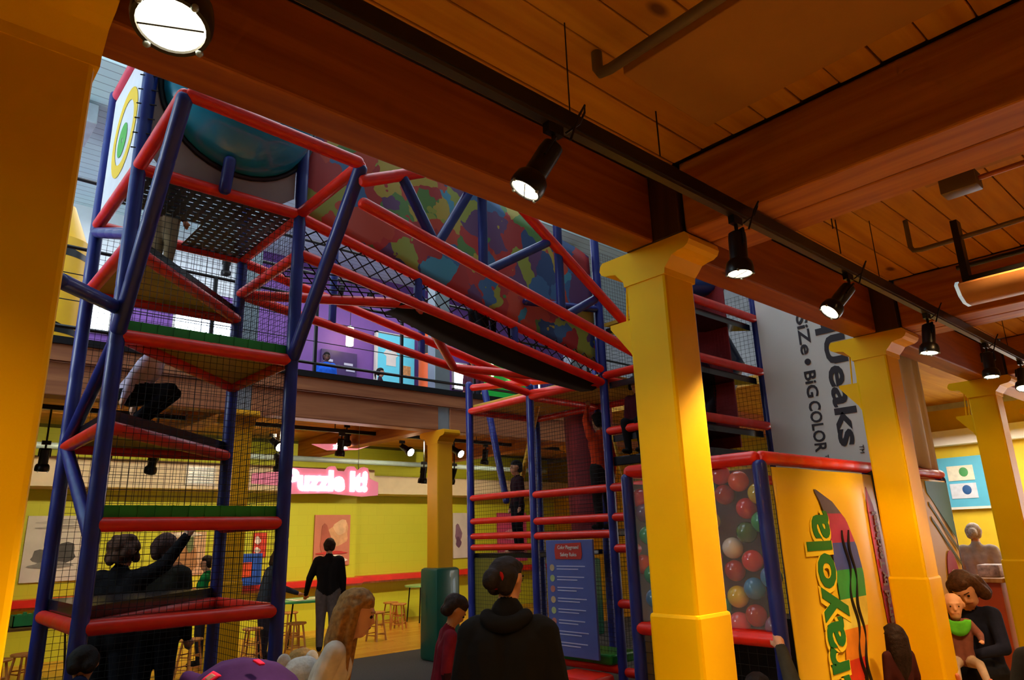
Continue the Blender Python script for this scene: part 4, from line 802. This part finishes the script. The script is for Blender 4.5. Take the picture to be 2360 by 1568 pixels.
def hairm(c): return mat('hair_' + c, c, .7, var=.35, scale=45, bump=.35, spec=.2)
BASE = dict(pel=(0, 0, .525), wst=(0, .0, .61), chs=(0, .002, .725), nck=(0, -.008, .825), hd=(0, .01, .925),
            shR=(.105, -.005, .795), elR=(.135, -.01, .625), wrR=(.145, .03, .485), shL=(-.105, -.005, .795), elL=(-.135, -.01, .625), wrL=(-.145, .03, .485),
            hpR=(.052, 0, .51), knR=(.056, .012, .28), anR=(.058, -.01, .045), hpL=(-.052, 0, .51), knL=(-.056, .012, .28), anL=(-.058, -.01, .045))
UPPER = ('wst', 'chs', 'nck', 'hd', 'shR', 'elR', 'wrR', 'shL', 'elL', 'wrL')
def person(label, loc, yaw, h, shirt='222222', pants='2a2a30', skin='light', hair='short', hairc='3a2416', shoes='1a1a1a', pose=None, bend=0, lean=0, head=(0, 0, 0), hs=1.0, bulk=1.0, sleeve=True, vox=.012, face=True, hat=None, sleevec=None, belly=0, crouch=0, group=None, cat='person'):
    hs *= .86
    J = {k: Vector(v) for k, v in BASE.items()}
    if bend or lean:
        Rb = Matrix.Rotation(-math.radians(bend), 3, 'X') @ Matrix.Rotation(math.radians(lean), 3, 'Y')
        for k in UPPER: J[k] = J['pel'] + Rb @ (J[k] - J['pel'])
    else: Rb = Matrix.Identity(3)
    for k, v in (pose or {}).items(): J[k] = Vector(v)
    if crouch:
        for k in UPPER + ('pel', 'hpR', 'hpL'): J[k] = J[k] - Vector((0, crouch * .25, crouch))
        for k in ('knR', 'knL'): J[k] = J[k] + Vector((.02 if k == 'knR' else -.02, min(.2, crouch * .55), -crouch * .12))
    z0 = min(J['anR'].z, J['anL'].z) - .045
    F = Matrix.Rotation(math.radians(yaw) - math.pi / 2, 3, 'Z'); L0 = Vector(loc)
    W = lambda p: L0 + (F @ Vector(p)) * h
    t = thing('person', loc, label, cat, group)
    Hr = Rb @ Matrix.Rotation(math.radians(head[0]), 3, 'Z') @ Matrix.Rotation(-math.radians(head[1]), 3, 'X') @ Matrix.Rotation(math.radians(head[2]), 3, 'Y')
    HP = lambda x, y, z: W(J['hd'] + Hr @ (Vector((x, y, z)) * hs))
    caps = []; 
    def C(a, r0, b, r1, mi, bias=0): caps.append((tuple(a), r0 * h, tuple(b), r1 * h, mi, bias * h))
    bk = bulk; X = Vector((1, 0, 0))
    sd = (J['shR'] - J['shL']).normalized()
    for s in (-1, 1):
        C(W(J['pel'] + sd * .04 * s), .062 * bk, W(J['wst'] + sd * .034 * s), .06 * bk, 1)
        C(W(J['wst'] + sd * .034 * s), .06 * bk, W(J['chs'] + sd * .048 * s), .066 * bk, 1)
        C(W(J['chs'] + sd * .045 * s), .062 * bk, W(J['shR' if s > 0 else 'shL'] - sd * .02 * s), .042 * bk, 1)
    if belly: C(W(J['wst'] + Vector((0, belly, -.01))), .06 * bk, W(J['chs'] + Vector((0, belly * .5, -.03))), .05 * bk, 1)
    C(W(J['chs']), .06 * bk, W(J['nck']), .038 * bk, 1); C(W(J['shR']), .036 * bk, W(J['shL']), .036 * bk, 1)
    C(W(J['nck'] - Vector((0, 0, .01))), .031, W(J['hd'] - Vector((0, 0, .02))), .03, 0)
    sm = 4 if sleevec else 1
    for s in 'RL':
        sh, el, wr = J['sh' + s], J['el' + s], J['wr' + s]; bs = 1 + (bk - 1) * .8
        C(W(sh), .038 * bs, W(el), .031 * bs, 1 if (not sleevec) else 1); C(W(el), .03 * bs, W(wr), .021 * bs if sleeve else .018, sm if sleeve else 0)
        d = (wr - el).normalized(); pm_ = wr + d * .035; side = d.cross(Vector((0, 1, 0)) if abs(d.y) < .8 else Vector((0, 0, 1))).normalized(); nrm = side.cross(d).normalized()
        C(W(wr + d * .008), .017, W(pm_), .021, 0)
        for q in range(4):
            b0 = pm_ + side * (.013 - q * .0088) + d * .012; l_ = (.026, .03, .028, .021)[q]
            k1 = b0 + d * l_ * .6 + nrm * .003; C(W(b0), .0066, W(k1), .006, 0); C(W(k1), .006, W(k1 + d * l_ * .5 + nrm * .012), .005, 0)
        th = wr + d * .018 + side * .016; k1 = th + side * .014 + d * .014 + nrm * .006; C(W(th), .0085, W(k1), .007, 0); C(W(k1), .007, W(k1 + d * .018 + nrm * .006), .006, 0)
        hp, kn, an = J['hp' + s], J['kn' + s], J['an' + s]
        C(W(hp), .066, W(kn), .045, 2); C(W(kn), .045, W(an), .033, 2)
        fw = J.get('to' + s, an + Vector((0, .10, -.022))); C(W(an - Vector((0, .012, .018))), .028, W(fw), .022, 3, -.0)
    # head
    C(HP(0, -.012, .018), .06 * hs, HP(0, -.002, .018), .058 * hs, 0); C(HP(0, .012, 0), .05 * hs, HP(0, .022, -.045), .033 * hs, 0); C(HP(0, .028, -.052), .02 * hs, HP(0, .03, -.05), .02 * hs, 0)
    C(HP(0, .054, .004), .008 * hs, HP(0, .064, -.015), .009 * hs, 0); C(HP(-.016, .052, -.033), .008 * hs, HP(.016, .052, -.033), .008 * hs, 0); C(HP(-.02, .05, .018), .01 * hs, HP(.02, .05, .018), .01 * hs, 0)
    for s in (-1, 1): C(HP(.06 * s, -.008, -.004), .007 * hs, HP(.058 * s, -.004, .014), .01 * hs, 0)
    ml = [SKIN[skin], cloth(shirt), cloth(pants), cloth(shoes)] + ([cloth(sleevec)] if sleevec else [])
    fuse('body', caps, ml, vox, t)
    if face:
        for s in (-1, 1):
            MB().ell(HP(.022 * s, .0545, .004), .0062 * h * min(hs, 1.3), 10, 6).build('eye', mat('eye_dark', '1c1410', .2, var=0), t)
            e = MB(); capsule(e, HP(.011 * s, .06, .019), .003 * h, HP(.033 * s, .053, .02), .0028 * h, 6); e.build('eyebrow', hairm(hairc), t)
        e = MB(); capsule(e, HP(-.014, .056, -.036), .0042 * h, HP(.014, .056, -.036), .0042 * h, 6); e.build('mouth', mat('lips', 'a85848', .5, var=0), t)
    hc = []
    def H(a, r0, b, r1): hc.append((tuple(HP(*a)), r0 * hs * h, tuple(HP(*b)), r1 * hs * h, 0))
    if hair in ('short', 'curly', 'long', 'bun', 'bob', 'pony'):
        H((0, -.022, .03), .062, (0, -.004, .038), .058)
        for s in (-1, 1): H((.03 * s, -.03, .02), .04, (.028 * s, -.04, -.02), .032)
        H((-.03, .03, .056), .018, (.03, .03, .056), .018)
    if hair == 'curly':
        rnd = random.Random(int(h * 1000) + len(label))
        for k in range(26):
            a = rnd.uniform(0, 6.28); z = rnd.uniform(-.04, .075); r = .062 * math.sqrt(max(.1, 1 - (z / .085) ** 2)); x, y = r * math.cos(a), r * math.sin(a) - .012
            if y > .03 and z < .04: continue
            H((x, y, z), .024, (x * 1.05, y * 1.05, z - .01), .022)
    if hair == 'long':
        for k in range(7):
            a = (-1 + k / 3.0); x = .05 * math.sin(a * 1.5); y = -.035 - .03 * math.cos(a * 1.5)
            H((x, y, .0), .026, (x * 1.1, y - .005, -.10), .024); H((x * 1.1, y - .005, -.10), .024, (x * .9, y + .015, -.24 - .03 * (k % 2)), .012)
        for s in (-1, 1): H((.052 * s, -.005, .03), .02, (.056 * s, -.004, -.06), .02); H((.056 * s, -.004, -.06), .02, (.058 * s, .02, -.23), .01)
    if hair == 'bob':
        for s in (-1, 1):
            H((.045 * s, -.01, .03), .032, (.062 * s, -.005, -.05), .03); H((.05 * s, -.04, .0), .034, (.05 * s, -.045, -.07), .03)
        H((0, -.06, 0), .035, (0, -.06, -.07), .03)
    if hair == 'bun': H((0, -.085, .012), .036, (.004, -.095, .0), .034)
    if hair == 'pony': H((0, -.075, .02), .022, (0, -.10, -.03), .02); H((0, -.10, -.03), .02, (0, -.09, -.12), .008)
    if hc: fuse('hair', hc, [hairm(hairc)], max(.007, vox * .8), t, 2)
    return t, HP, W
# --- woman in the black jacket, seen from behind
t, HP, W = person('person in a bulky black jacket from behind, hair bun with red tie', (2.45, 2.80, 0), 40, 1.55, '0e0c0c', '16151a', 'tan', 'bun', '1c1210', bulk=1.5, hs=1.0, head=(-34, 4, 0), pose=dict(shR=(.112, -.005, .765), shL=(-.112, -.005, .765), elR=(.15, -.01, .60), elL=(-.15, -.01, .60)), vox=.009, face=True)
rr = MB(); c = Vector((0, -.066, .02)); rr.tube([HP(.033 * math.cos(a), -.064 - .004 * math.sin(3 * a), .012 + .033 * math.sin(a)) for a in [2 * math.pi * k / 24 for k in range(24)]], .013, 8, closed=True); rr.build('hair_tie', cloth('a01414'), t)
hood = []
for k in range(9):
    a = math.pi * (1.06 + .88 * k / 8); hood.append((.062 * math.cos(a), -.025 + .05 * math.sin(a), .822 - .02 * math.sin(math.pi * k / 8)))
caps = [(tuple(W(hood[i])), 0.026 * 1.6, tuple(W(hood[i + 1])), 0.026 * 1.6, 0) for i in range(8)]; fuse('hood', caps, [cloth('0e0c0c')], .012, t)
# --- boy in maroon
person('boy in a maroon shirt looking down beside the person in the black jacket', (3.16, 4.34, 0), -28, 1.25, '6e1422', '6a6664', 'tan', 'short', '2a1a10', hs=1.22, head=(0, 28, 0), bend=10, vox=.010, pose=None, sleevec='2a0c12')
# --- girl with long hair
person('girl with long blonde hair in a white shirt over black sleeves', (1.80, 3.60, 0), -38, 1.44, 'cfc3b4', '1a1a22', 'light', 'long', '9a6f3c', hs=1.15, bend=22, head=(0, -8, 0), vox=.008, sleevec='0c0b0c')
# --- child in purple hat
t, HP, W = person('child in a purple fleece hat with pink diamonds at the bottom edge', (.84, 2.07, 0), 60, 1.275, '4a2470', '2a2440', 'light', 'none', '3a2416', hs=1.25, vox=.010, head=(-10, 10, 0))
PUR = cloth('26104e'); PNK = cloth('c8245a')
hc = [(tuple(HP(-.01, -.015, .02)), .145, tuple(HP(.02, .0, .02)), .14, 0), (tuple(HP(-.06, -.03, .0)), .09, tuple(HP(-.085, -.03, -.06)), .06, 0), (tuple(HP(.06, -.03, .0)), .09, tuple(HP(.085, -.03, -.06)), .06, 0), (tuple(HP(-.07, 0, .05)), .05, tuple(HP(-.12, .0, .085)), .025, 0), (tuple(HP(0, -.06, -.02)), .09, tuple(HP(0, -.08, -.07)), .07, 0)]
hat = fuse('fleece_hat', hc, [PUR], .009, t)
def patch(u, v, s, m, nm):
    q = [HP(u + dx * s, 0, v + dz * s * .7) for dx, dz in ((-.03, 0), (0, .03), (.03, 0), (0, -.03))]
    ctr = HP(0, -.015, .03); out = MB(); n_ = 6; vs = []
    for i in range(n_ + 1):
        for j in range(n_ + 1):
            a = q[0].lerp(q[1], i / n_); b = q[3].lerp(q[2], i / n_); p = a.lerp(b, j / n_); p = p + (HP(0, -.5, 0) - HP(0, 0, 0)).normalized() * .12
            d = (p - ctr).normalized(); vs.append(ctr + d * .150)
    out.add(vs, [(i * (n_ + 1) + j, (i + 1) * (n_ + 1) + j, (i + 1) * (n_ + 1) + j + 1, i * (n_ + 1) + j + 1) for i in range(n_) for j in range(n_)]); o = out.build(nm, m, hat); sd_ = o.modifiers.new('t', 'SOLIDIFY'); sd_.thickness = .006
patch(.045, .05, .75, PNK, 'pink_diamond'); patch(-.03, .075, .6, PNK, 'pink_diamond'); patch(-.03, .075, .35, cloth('8a7a80'), 'grey_diamond'); patch(.05, .12, .5, PNK, 'pink_diamond')
# --- toddler with the plush
person('toddler with blond hair and a teal top behind the long haired girl', (2.02, 4.16, 0), -60, 1.03, '2a9ab0', '3a4a6a', 'light', 'pony', 'a8824a', hs=1.3, vox=.010, pose=dict(elL=(-.15, .05, .66), wrL=(-.12, .17, .64), elR=(.15, .05, .66), wrR=(.1, .18, .64)))
t = thing('plush_toy', (1.84, 3.82, .80), 'fluffy white plush toy with round ears beside the purple hat', 'plush toy'); PL = mat('plush_white', 'd8cfc4', .95, var=.1, scale=40, bump=.5)
q = Vector((1.84, 3.82, .86))
fuse('plush_body', [((q.x, q.y, q.z), .085, (q.x + .03, q.y, q.z + .03), .08, 0), ((q.x, q.y, q.z + .12), .085, (q.x + .03, q.y - .02, q.z + .13), .08, 0), ((q.x + .07, q.y - .06, q.z - .02), .035, (q.x + .13, q.y - .09, q.z - .05), .035, 0), ((q.x - .05, q.y - .06, q.z - .04), .035, (q.x - .02, q.y - .14, q.z - .06), .035, 0), ((q.x + .06, q.y - .06, q.z + .06), .03, (q.x + .1, q.y - .12, q.z + .05), .03, 0)], [PL], .009, t)
for dx in (-.07, .09): MB().ell((q.x + dx, q.y + .03, q.z + .18), (.04, .02, .045), 14, 8).build('ear', PL, t)
# --- man at the table and companion
person('man in a black sweater and grey trousers standing at the green table', (5.72, 10.95, 0), 62, 1.72, '100e0e', '55504e', 'light', 'short', '2a1c14', bulk=1.12, vox=.013, pose=dict(elL=(-.17, .0, .64), wrL=(-.2, .10, .50)))
person('person in a denim jacket with a brown bob leaning over the green table', (4.72, 11.05, 0), -5, 1.58, '2a3442', '2a2a36', 'light', 'bob', '3a2818', bulk=1.12, vox=.014, bend=14, pose=dict(wrR=(.14, .26, .58), elR=(.16, .1, .64)))
person('curly haired person in a dark coat pointing up behind the left tower', (1.70, 7.05, 0), 50, 1.75, '100d10', '121218', 'light', 'curly', '4a2c1a', hs=1.15, bulk=1.3, vox=.013, pose=dict(elR=(.19, .05, .86), wrR=(.27, .08, .99)))
person('person in a dark olive coat standing right of the one pointing up', (2.13, 7.35, 0), 58, 1.76, '201c12', '14141a', 'light', 'short', '3a2018', hs=1.15, bulk=1.3, vox=.014)
person('child in a navy and blue jacket crouching at the foot of the left tower', (.90, 4.42, 0), 70, 1.22, '0e1430', '1c2a5a', 'tan', 'short', '1a1412', hs=1.15, bend=35, vox=.012, bulk=1.25)
person('person in a green shirt half hidden by a blue tower post', (3.85, 11.15, 0), 150, 1.52, '0f7a3c', '2a2a30', 'light', 'short', '2a1c14', vox=.016, bulk=1.15)
person('child in a lavender hoodie bending on the middle step of the left tower', (1.42, 5.86, 2.535), -25, 1.2, 'c4b4c8', '15151c', 'light', 'short', '1c1410', hs=1.2, bend=30, crouch=.3, vox=.011, bulk=1.15)
person('child in khaki trousers standing on the highest step of the left tower', (1.47, 5.95, 3.785), 35, 1.10, '3a1a1a', '8a7858', 'tan', 'short', '1c1410', hs=1.2, vox=.012)
person('boy in a dark plum shirt standing on the right tower', (6.42, 7.08, 1.46), 160, 1.17, '2a0e14', '121014', 'tan', 'short', '140e0c', hs=1.2, vox=.013)
person('boy in an orange shirt climbing with one arm raised on the right tower', (6.32, 5.48, 1.70), 75, 1.34, 'd0401a', '2a2624', 'tan', 'short', '140e0c', hs=1.15, vox=.012, pose=dict(elL=(-.1, .06, .95), wrL=(-.04, .10, 1.08)))
person('child in a maroon and black top sitting on the right tower ledge', (6.12, 4.72, 2.46), 190, 1.15, '4a1420', '141216', 'tan', 'curly', '0e0a0a', hs=1.2, vox=.013, pose={k: (v[0], v[1], v[2] - .25) for k, v in BASE.items() if k not in ('knR', 'knL', 'anR', 'anL')} | dict(knR=(.07, .16, .3), knL=(-.07, .16, .3), anR=(.07, .12, .05), anL=(-.07, .12, .05)))
person('child in dark clothes crawling inside the net bridge', (4.55, 5.32, 3.58), 0, 1.1, '141218', '101014', 'tan', 'short', '140e0c', hs=1.2, vox=.013, pose=dict(pel=(-.0, -.18, .30), wst=(0, -.1, .31), chs=(0, .03, .32), nck=(0, .12, .34), hd=(0, .20, .37), shR=(.1, .09, .32), elR=(.12, .11, .17), wrR=(.12, .12, .05), shL=(-.1, .09, .32), elL=(-.12, .11, .17), wrL=(-.12, .12, .05), hpR=(.05, -.18, .29), knR=(.06, -.14, .06), anR=(.06, -.36, .05), hpL=(-.05, -.18, .29), knL=(-.06, -.14, .06), anL=(-.06, -.36, .05)))
# --- upstairs
person('person in a bright blue shirt seated upstairs under the pendant lamp', (6.05, 12.0, 3.88), 250, 1.3, '1f5ac8', '20242e', 'dark', 'short', '140e0c', vox=.016, bulk=1.2)
person('girl with dark hair upstairs below the teal poster', (6.88, 11.4, 3.88), -30, .96, '3a2030', '20242e', 'light', 'pony', '140e0c', hs=1.3, vox=.014)
person('child upstairs in front of the bright windows above the tower', (8.85, 11.0, 3.88), 240, 1.38, '5a2a3a', '20242e', 'tan', 'short', '140e0c', hs=1.1, vox=.016)
# --- right side visitors
sit = dict(pel=(0, -.08, .27), wst=(0, -.08, .35), chs=(0, -.05, .47), nck=(0, -.03, .565), hd=(-.03, .03, .655), shR=(.105, -.04, .535), elR=(.15, .04, .39), wrR=(.05, .16, .34), shL=(-.105, -.04, .535), elL=(-.16, .04, .39), wrL=(-.05, .17, .36), hpR=(.05, -.07, .26), knR=(.07, .17, .27), anR=(.07, .16, .045), hpL=(-.05, -.07, .26), knL=(-.07, .17, .27), anL=(-.07, .16, .045))
person('seated mother with brown hair bending over a baby at the lower right', (7.13, 2.19, 0), 172, 1.68, '1c2038', '15171f', 'light', 'bob', '4a2e1c', pose=sit, head=(12, 38, 18), hs=1.2, vox=.010)
MB()
t = thing('bench', (7.4, 2.1, 0), 'low bench under the seated mother with the baby', 'bench')
MB().bbox((7.24, 1.7, .25), (7.6, 2.5, .30), .012).build('seat', STOOLW, t, smooth=False)
for y in (1.78, 2.4): MB().bbox((7.3, y - .03, 0), (7.55, y + .03, .25), .006).build('leg', STOOLW, t, smooth=False)
bsit = dict(pel=(0, 0, .12), wst=(0, 0, .22), chs=(0, 0, .36), nck=(0, 0, .5), hd=(0, .02, .63), shR=(.11, 0, .46), elR=(.18, .08, .36), wrR=(.17, .2, .32), shL=(-.11, 0, .46), elL=(-.18, .08, .36), wrL=(-.17, .2, .32), hpR=(.06, .02, .1), knR=(.11, .22, .08), anR=(.12, .38, -.02), hpL=(-.06, .02, .1), knL=(-.11, .22, .1), anL=(-.13, .4, -.06))
bsit.update(toR=(.13, .43, .03), toL=(-.14, .47, .0))
t, HP, W = person('baby with a green bib on the lap of the seated mother', (6.77, 2.17, .50), 205, .78, '7a4a42', 'b8a090', 'light', 'none', 'b08a5a', shoes='d88a78', pose=bsit, hs=2.0, bulk=1.35, vox=.008)
b = MB(); n = 12; vs = []
for i in range(n + 1):
    for j in range(5):
        a = math.pi * (i / n) ; r = .05 + .05 * j / 4
        vs.append(W((r * 1.2 * math.cos(a), .105 + .02 * math.sin(a) - .004 * j, .505 - r * 1.35 * math.sin(a) * (j / 4.0 + .15))))
for i in range(n):
    for j in range(4): b.f.append((i * 5 + j, (i + 1) * 5 + j, (i + 1) * 5 + j + 1, i * 5 + j + 1)); b.m.append(0)
b.v = [tuple(v) for v in vs]; o = b.build('bib', cloth('5fc83a'), t); md = o.modifiers.new('t', 'SOLIDIFY'); md.thickness = .012
person('older person in a mottled grey blouse with hands behind the back by the counter', (10.62, 3.0, 0), 10, 1.64, 'a89a90', '1c1a1e', 'light', 'bun', 'b8a898', vox=.014, bulk=1.15, sleeve=False, pose=dict(elR=(.15, -.05, .63), wrR=(.03, -.12, .53), elL=(-.15, -.05, .63), wrL=(-.02, -.12, .53)))
person('dark haired person seated at the extreme right edge', (4.98, 1.10, 0), 190, 1.68, '2a2620', '1a1c24', 'light', 'short', '241a12', pose=sit, hs=1.1, vox=.012)
person('small child with dark hair beside the red ribbon of the yellow banner', (5.78, 2.28, 0), 60, .92, '3a1414', '241a1a', 'tan', 'long', '241410', hs=1.35, vox=.012)
person('person in a grey olive coat reaching up to the red rail below the ball wall', (4.36, 2.62, 0), 25, 1.7, '3a3830', '1a1a1c', 'light', 'short', '1c1410', vox=.009, pose=dict(pel=(0, -.10, .14), wst=(0, -.06, .2), chs=(0, .0, .28), nck=(0, .05, .33), hd=(0, .10, .36), shR=(.1, .02, .33), elR=(.13, .08, .40), wrR=(.10, .145, .515), shL=(-.1, .02, .33), elL=(-.14, .1, .24), wrL=(-.12, .18, .16), hpR=(.05, -.1, .13), knR=(.09, .12, .2), anR=(.08, .02, .045), hpL=(-.05, -.1, .13), knL=(-.09, .1, .06), anL=(-.08, -.1, .045)), bulk=1.15)
